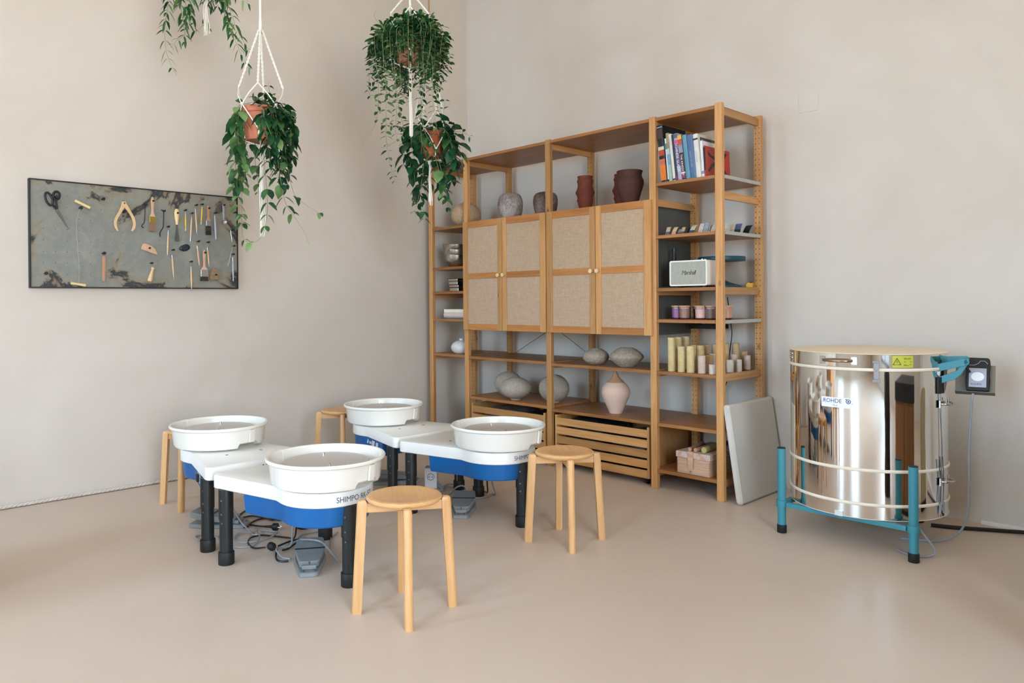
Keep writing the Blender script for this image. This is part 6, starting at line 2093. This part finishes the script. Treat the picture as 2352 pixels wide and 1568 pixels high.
# --- plant in the bright terracotta pot
C2 = Vector((1.3632, -2.6480, 0))
def build2(c, st, lv):
    rng = random.Random(21)
    k = 451.0
    lt, dk, md = (0.05, 0.45, 0.5), (0.75, 0.22, 0.03), (0.3, 0.5, 0.2)
    V = lambda *p: PXS(k, p)
    vines = [
        (V((-20, -8, -20), (-42, 4, -35), (-50, 60, -32), (-50, 120, -20), (-54, 180, -10), (-50, 235, -5), (-44, 270, 0)), dict(w=lt)),
        (V((-20, -8, 10), (-56, 8, 10), (-60, 50, 10), (-64, 100, 8), (-62, 150, 6), (-66, 190, 0)), dict(w=lt)),
        (V((-20, -8, -10), (-38, 20, -40), (-40, 80, -42), (-34, 130, -30), (-32, 168, -20)), dict(w=lt)),
        (V((-10, -5, 30), (-36, 10, 52), (-30, 100, 48), (-22, 150, 40), (-18, 190, 36)), dict(w=md, L=0.05)),
        (V((-14, -6, 20), (-48, 20, 30), (-52, 160, 20), (-50, 250, 10), (-46, 290, 4), (-30, 310, 0)), dict(w=lt, L=0.045, bare=0.3)),
        (V((10, -8, -20), (30, 0, -40), (36, 40, -44), (34, 90, -36), (40, 140, -26), (44, 178, -20)), dict(w=dk)),
        (V((15, -8, -10), (44, 0, -24), (52, 50, -26), (52, 100, -20), (50, 150, -14), (58, 190, -10)), dict(w=dk)),
        (V((5, -8, -25), (18, 4, -52), (24, 50, -56), (30, 100, -46), (30, 150, -34)), dict(w=dk)),
        (V((20, -8, 0), (58, 4, -6), (68, 50, -4), (66, 100, 0), (62, 140, 2)), dict(w=dk)),
        (V((20, -8, 10), (50, -6, 16), (62, 30, 20), (64, 80, 16), (70, 120, 12)), dict(w=dk)),
        (V((15, -8, 20), (42, 0, 34), (46, 60, 36), (48, 120, 28), (46, 170, 22)), dict(w=dk)),
        (V((14, -8, -14), (40, 4, -36), (46, 60, -38), (46, 96, -30)), dict(w=dk)),
        (V((18, -8, -6), (54, 4, -14), (60, 70, -14), (58, 130, -10)), dict(w=dk)),
        (V((20, -8, 0), (52, 30, -20), (60, 110, -16), (74, 190, -10), (96, 216, -5), (120, 232, 0), (138, 246, 0)), dict(w=md, bare=0.45, L=0.05)),
        (V((14, -8, -10), (40, 30, -40), (46, 130, -30), (58, 215, -20), (78, 250, -10), (96, 280, -5), (108, 312, 0)), dict(w=lt, bare=0.2, L=0.05)),
        (V((10, -8, -16), (22, 20, -54), (18, 110, -46), (22, 200, -36), (20, 245, -30), (8, 290, -26), (-14, 308, -26), (-34, 300, -26)), dict(w=md, bare=0.15, L=0.054, gap=0.055)),
        (V((60, -4, 0), (72, 24, 0), (82, 30, 0)), dict(w=lt, L=0.035)),
        (V((0, -4, 0), (4, -30, 0), (8, -44, 4)), dict(w=(0.3, .6, .1))),
        (V((8, -4, 8), (18, -30, 6), (16, -56, 4), (18, -66, 4)), dict(w=(0.3, .5, .2), L=0.034)),
        (V((-8, -4, 8), (-20, -18, 10), (-34, -16, 6)), dict(w=md)),
        (V((-4, -4, -10), (0, -16, -22), (12, -14, -34)), dict(w=dk)),
        (V((12, -4, -2), (28, -18, -6), (40, -14, -10)), dict(w=dk)),
    ]
    grow(c, vines, 0.066, 0.044, 0.036, rng, md, st, lv, droop=0.45)
plant(C2, 0.098, 0.076, 2.132, 1.967, 'terracotta', 'trailing plant in a bright terracotta pot, hanging in front of the peg board', build2, LEAVES)
hanger(C2, 0.106, 2.136, 1.965, 2.575, 1.482, 'white macrame hanger holding the bright terracotta pot', YAW - PI / 2 + 0.15)

# --- big bushy plant near the corner
C3 = Vector((1.800, -2.028, 0))
def build3(c, st, lv):
    rng = random.Random(5)
    w = (0.42, 0.45, 0.13)
    vines = []
    for k in range(112):
        a = rng.uniform(0, 2 * PI)
        rr = rng.uniform(0.10, 0.195)
        out = Vector((math.cos(a), math.sin(a)))
        drop = rng.choice((0.02, 0.05, 0.09, 0.13, 0.17, 0.21, 0.25)) * rng.uniform(0.8, 1.2)
        lift = rng.uniform(-0.01, 0.06)
        vines.append([(out.x * 0.03, -0.01, out.y * 0.03), (out.x * rr * 0.55, lift + 0.01, out.y * rr * 0.55), (out.x * rr, lift * 0.5 - 0.03, out.y * rr),
                      (out.x * rr * rng.uniform(0.9, 1.1), -0.05 - drop * 0.5, out.y * rr), (out.x * rr * rng.uniform(0.78, 1.06), -0.05 - drop, out.y * rr * 0.95)])
    K = 440.0
    V = lambda *p: PXS(K, p)
    lt = (0.1, 0.5, 0.4)
    vines += [
        (V((-10, 0, 0), (-60, 30, 0), (-72, 110, -5), (-76, 190, -8), (-90, 225, -8), (-104, 245, -6), (-112, 258, -4)), dict(w=lt, bare=0.2, L=0.038)),
        (V((-10, 0, -10), (-50, 40, -30), (-52, 130, -32), (-54, 230, -30), (-50, 280, -26), (-40, 325, -22), (-32, 345, -20)), dict(w=lt, L=0.038)),
        (V((-8, 0, 6), (-40, 60, 20), (-30, 160, 26), (-20, 220, 24), (-50, 250, 20), (-72, 258, 16)), dict(w=lt, bare=0.2, L=0.036)),
        (V((-8, 0, -12), (-30, 60, -50), (-26, 170, -52), (-30, 240, -48), (-14, 262, -44)), dict(w=lt, L=0.036)),
        (V((8, 0, -8), (20, 60, -48), (26, 160, -50), (34, 230, -44), (50, 262, -40)), dict(w=lt, L=0.04)),
        (V((10, 0, -4), (50, 60, -30), (52, 150, -30), (58, 210, -26), (66, 240, -24)), dict(w=lt, L=0.04)),
        (V((10, 0, 10), (30, 80, 30), (20, 170, 34), (24, 250, 30), (40, 270, 26)), dict(w=w, L=0.04)),
        (V((-8, 0, 4), (-60, -18, 0), (-80, -14, 0), (-86, -22, 0)), dict(w=lt, L=0.03)),
        (V((-10, 2, 0), (-50, -10, -4), (-74, -28, -4), (-82, -42, -4), (-78, -52, -4)), dict(w=lt, bare=0.7, L=0.03)),
        (V((10, 0, 0), (60, 10, -4), (82, 8, -6), (94, 0, -6)), dict(w=w, L=0.032)),
        (V((10, 0, 0), (64, 30, 0), (86, 36, 0), (90, 60, 0), (84, 90, 0)), dict(w=w, L=0.034)),
        (V((-10, 0, 0), (-76, 30, 0), (-92, 90, -2), (-96, 125, -4), (-90, 150, -4)), dict(w=w, L=0.036)),
    ]
    grow(c, vines, 0.047, 0.021, 0.020, rng, w, st, lv, droop=0.25, spreadd=1.0)
plant(C3, 0.088, 0.066, 2.545, 2.385, 'terracotta', 'bushy small-leaved plant hiding its pot, the highest one near the corner', build3, LEAVES)
hanger(C3, 0.096, 2.549, 2.383, 2.80, 2.005, 'white macrame hanger of the bushy small-leaved plant', YAW - PI / 2 + 0.1, tw=0.007, spread=0.5)

# --- broad-leaved plant just in front of the shelving
C4 = Vector((1.640, -1.770, 0))
def build4(c, st, lv):
    rng = random.Random(11)
    k = 408.0
    V = lambda *p: PXS(k, p)
    dk, md, lt = (0.86, 0.13, 0.01), (0.5, 0.45, 0.05), (0.1, 0.6, 0.3)
    vines = [
        (V((-6, -6, -10), (-30, -4, -30), (-40, 30, -34), (-38, 60, -28), (-48, 96, -20)), dict(w=dk)),
        (V((-8, -6, 0), (-44, -2, -6), (-56, 30, -8), (-60, 70, -6), (-62, 84, -4)), dict(w=dk)),
        (V((-8, -6, 6), (-30, 10, 26), (-40, 60, 28), (-36, 120, 22), (-28, 150, 18)), dict(w=dk)),
        (V((-4, -6, -14), (-14, 6, -42), (-16, 40, -44), (-18, 66, -38)), dict(w=dk)),
        (V((8, -6, -8), (34, 0, -24), (48, 30, -28), (56, 66, -22), (60, 96, -18)), dict(w=dk)),
        (V((10, -6, 0), (50, -2, -4), (66, 34, -6), (68, 74, -4)), dict(w=dk)),
        (V((10, -6, 6), (40, 6, 24), (50, 60, 26), (46, 100, 20), (56, 130, 14)), dict(w=dk)),
        (V((6, -6, 10), (20, 10, 40), (26, 70, 40), (24, 130, 30), (32, 150, 24)), dict(w=dk)),
        (V((4, -6, 14), (0, 10, 42), (-6, 70, 42), (-4, 120, 34)), dict(w=dk)),
        (V((10, -6, -4), (42, 8, -26), (54, 50, -26), (52, 90, -22)), dict(w=dk)),
        (V((-6, -6, -6), (-24, -14, -20), (-40, -6, -24), (-50, 12, -20)), dict(w=dk)),
        (V((6, -6, -8), (16, -18, -20), (34, -18, -24), (50, -6, -20)), dict(w=dk)),
        (V((-8, 20, 20), (-18, 90, 20), (-26, 140, 14), (-34, 170, 8), (-36, 190, 4)), dict(w=dk, L=0.06, W=0.042)),
        (V((-10, 30, 10), (-20, 110, 8), (-22, 160, 4), (-14, 190, 0), (-16, 214, 0)), dict(w=dk, L=0.06, W=0.042)),
        (V((10, 20, -14), (26, 90, -20), (34, 130, -14), (40, 160, -10), (42, 180, -8)), dict(w=lt, L=0.058, W=0.036)),
        (V((4, 20, -24), (18, 80, -30), (28, 116, -26), (30, 150, -20)), dict(w=lt, L=0.06)),
        (V((20, 0, 0), (60, 0, 0), (80, 4, 0), (94, 14, -2), (100, 12, -2)), dict(w=md, L=0.026, W=0.016)),
        (V((20, -6, 0), (28, -30, 0), (34, -56, 0), (36, -74, 0)), dict(w=md, L=0.042, W=0.024)),
        (V((-14, -6, 0), (-50, -8, -6), (-80, -12, -8), (-112, -16, -10)), dict(w=md, L=0.034, W=0.022)),
        (V((16, -6, 0), (46, -12, 0), (62, -18, 0)), dict(w=md, L=0.034, W=0.02)),
    ]
    grow(c, vines, 0.078, 0.058, 0.040, rng, dk, st, lv, droop=0.35)
plant(C4, 0.074, 0.062, 2.100, 1.952, 'terracotta_dark', 'broad dark-leaved plant in a brown pot, hanging lowest near the shelving', build4, LEAVES)
hanger(C4, 0.081, 2.104, 1.950, 2.610, 1.685, 'white macrame hanger on a brown rope, holding the broad-leaved plant', YAW - PI / 2 + 0.5, 'jute', 0.0045, True, 0.9, 0.007)

# --- trailing plant whose pot is above the picture
C1 = Vector((1.072, -2.806, 0))
def build1(c, st, lv):
    rng = random.Random(33)
    k = 440.0
    V = lambda *p: PXS(k, p)
    w, lt = (0.35, 0.45, 0.2), (0.1, 0.45, 0.45)
    vines = [
        (V((-10, 0, -6), (-50, 10, -10), (-72, 60, -12), (-84, 120, -10), (-92, 165, -8), (-90, 210, -6), (-80, 245, -4), (-68, 268, -2)), dict(w=(0.6, 0.3, 0.1), gap=0.040)),
        (V((-10, 0, 0), (-70, 20, 0), (-84, 70, 0), (-92, 130, 0), (-98, 160, 0)), dict(w=w)),
        (V((-10, 0, -10), (-46, 30, -24), (-52, 90, -26), (-46, 140, -22), (-42, 180, -18), (-46, 200, -14)), dict(w=w)),
        (V((-8, 0, -8), (-36, 30, -34), (-36, 90, -36), (-30, 150, -30), (-40, 180, -24), (-62, 196, -20), (-70, 206, -18)), dict(w=w)),
        (V((-8, 0, 4), (-56, 30, 10), (-62, 100, 10), (-52, 150, 8)), dict(w=w)),
        (V((-6, 0, -6), (-22, 40, -40), (-22, 110, -40), (-20, 150, -36)), dict(w=w)),
        (V((-8, 0, 10), (-40, 40, 26), (-44, 110, 26), (-30, 165, 20)), dict(w=w)),
        (V((8, 0, -8), (34, 20, -20), (40, 80, -22), (50, 130, -20), (62, 170, -16), (76, 205, -12), (90, 240, -8), (108, 266, -6)), dict(w=w)),
        (V((8, 0, 0), (40, 20, 0), (48, 90, 0), (66, 150, 0), (86, 190, 0), (100, 216, 0)), dict(w=lt)),
        (V((8, 0, -10), (30, 40, -32), (34, 100, -34), (40, 130, -30)), dict(w=w)),
        (V((10, 0, 4), (50, 10, 4), (60, 60, 4), (84, 92, 4), (106, 110, 4)), dict(w=lt)),
        (V((8, 0, 10), (36, 30, 24), (40, 90, 24), (46, 140, 20)), dict(w=w)),
        (V((8, 0, -4), (44, 30, -10), (46, 100, -10), (52, 124, -8)), dict(w=w)),
        (V((-6, 0, 10), (-16, 40, 40), (-16, 120, 40), (-12, 150, 34)), dict(w=w)),
        (V((8, 0, -14), (18, 40, -42), (26, 100, -42), (34, 126, -36)), dict(w=w)),
    ]
    for q in range(26):
        a = rng.uniform(0, 2 * PI)
        rr = rng.uniform(0.10, 0.17)
        dr_ = rng.uniform(0.10, 0.22)
        vines.append([(0.03 * math.cos(a), 0, 0.03 * math.sin(a)), (rr * math.cos(a), 0.03, rr * math.sin(a)), (rr * 1.1 * math.cos(a), -dr_ * 0.5, rr * 1.1 * math.sin(a)), (rr * 1.05 * math.cos(a), -dr_, rr * 1.05 * math.sin(a))])
    grow(c, vines, 0.050, 0.0175, 0.028, rng, w, st, lv, droop=0.6)
plant(C1, 0.088, 0.066, 2.945, 2.785, 'terracotta', 'trailing narrow-leaved plant at the top left, its pot above the picture edge', build1, LEAVES)
hanger(C1, 0.096, 2.949, 2.783, 3.25, 2.545, 'white macrame hanger of the top-left plant, only its tassel in view', YAW - PI / 2 + 0.3, tw=0.013, spread=0.5)

# ================================================================== UNSEEN THINGS THE KILN MIRRORS, AND ONE ADDED TO SHADE THE FLOOR
M['cab_wood'] = wood('brown_cabinet_wood', (158, 104, 54), (120, 74, 34), 'z', 0.8, 0.3)
cb = thing('side_cabinet', (4.66, -0.99, 0), 'brown wooden cabinet with a black top, mirrored in the right of the kiln', 'cabinet')
MB().box(-0.24, 0.24, -0.22, 0.22, 0.03, 0.60).build('body', 'cab_wood', cb, smooth=0, bevel=0.003)
MB().box(-0.25, 0.25, -0.23, 0.23, 0.601, 0.70).build('top', 'black', cb, smooth=0, bevel=0.003)
MB().box(-0.22, 0.22, -0.2, 0.2, 0.0, 0.0298).build('plinth', 'black', cb, smooth=0)
for yy in (-0.106, 0.106):
    MB().box(-0.256, -0.2405, yy - 0.102, yy + 0.102, 0.05, 0.585).build('door', 'cab_wood', cb, smooth=0, bevel=0.002)
M['pale_board'] = plain('olive_cream_board', (196, 184, 142), 0.7)
lb = MB().prism(rounded([(-0.10, 0.05), (0.10, 0.05), (0.10, 0.66), (-0.10, 0.66)], [0, 0, 0.06, 0.06]), -0.012, 0.012, 'xz')
o = thing('bat_board', (4.62, -0.50, 0), 'pale board with rounded top and black foot, mirrored at the right edge of the kiln', 'board', None, R(60))
lb.build('board', 'pale_board', o, smooth=30)
MB().box(-0.10, 0.10, -0.022, 0.022, 0.0, 0.05).build('foot', 'black', o, smooth=0, bevel=0.006)

M['roll'] = plain('dark_leather_roll', (46, 30, 26), 0.6, vary=0.2)
o = thing('leather_roll', (4.60, -1.62, 0), 'dark brown standing roll, mirrored beside the brown cabinet in the kiln', 'roll')
MB().lathe([(0, 0), (0.085, 0), (0.09, 0.01), (0.088, 0.70), (0.07, 0.73), (0, 0.73)], 32).build('roll', 'roll', o)
MB().lathe([(0.0895, 0.44), (0.0935, 0.445), (0.0935, 0.475), (0.0895, 0.48)], 32).build('strap', 'black', o)
bn = thing('shadow_blocker', (1.20, -4.42, 0), 'unseen low wooden blocker just outside the left edge of the view, added to shade the floor', 'shadow_blocker')  # unseen blocker, put here only for its shadow on the floor
MB().box(-0.33, 0.33, -0.42, 0.42, 0.46, 0.50).build('seat', 'beech_y', bn, smooth=0, bevel=0.004)
for sx in (-0.31, 0.29):
    MB().box(sx, sx + 0.02, -0.40, 0.40, 0.0, 0.4598).build('side_panel', 'beech_z', bn, smooth=0, bevel=0.002)
MB().box(-0.2898, 0.2898, 0.36, 0.38, 0.02, 0.4598).build('apron', 'beech_x', bn, smooth=0, bevel=0.002)
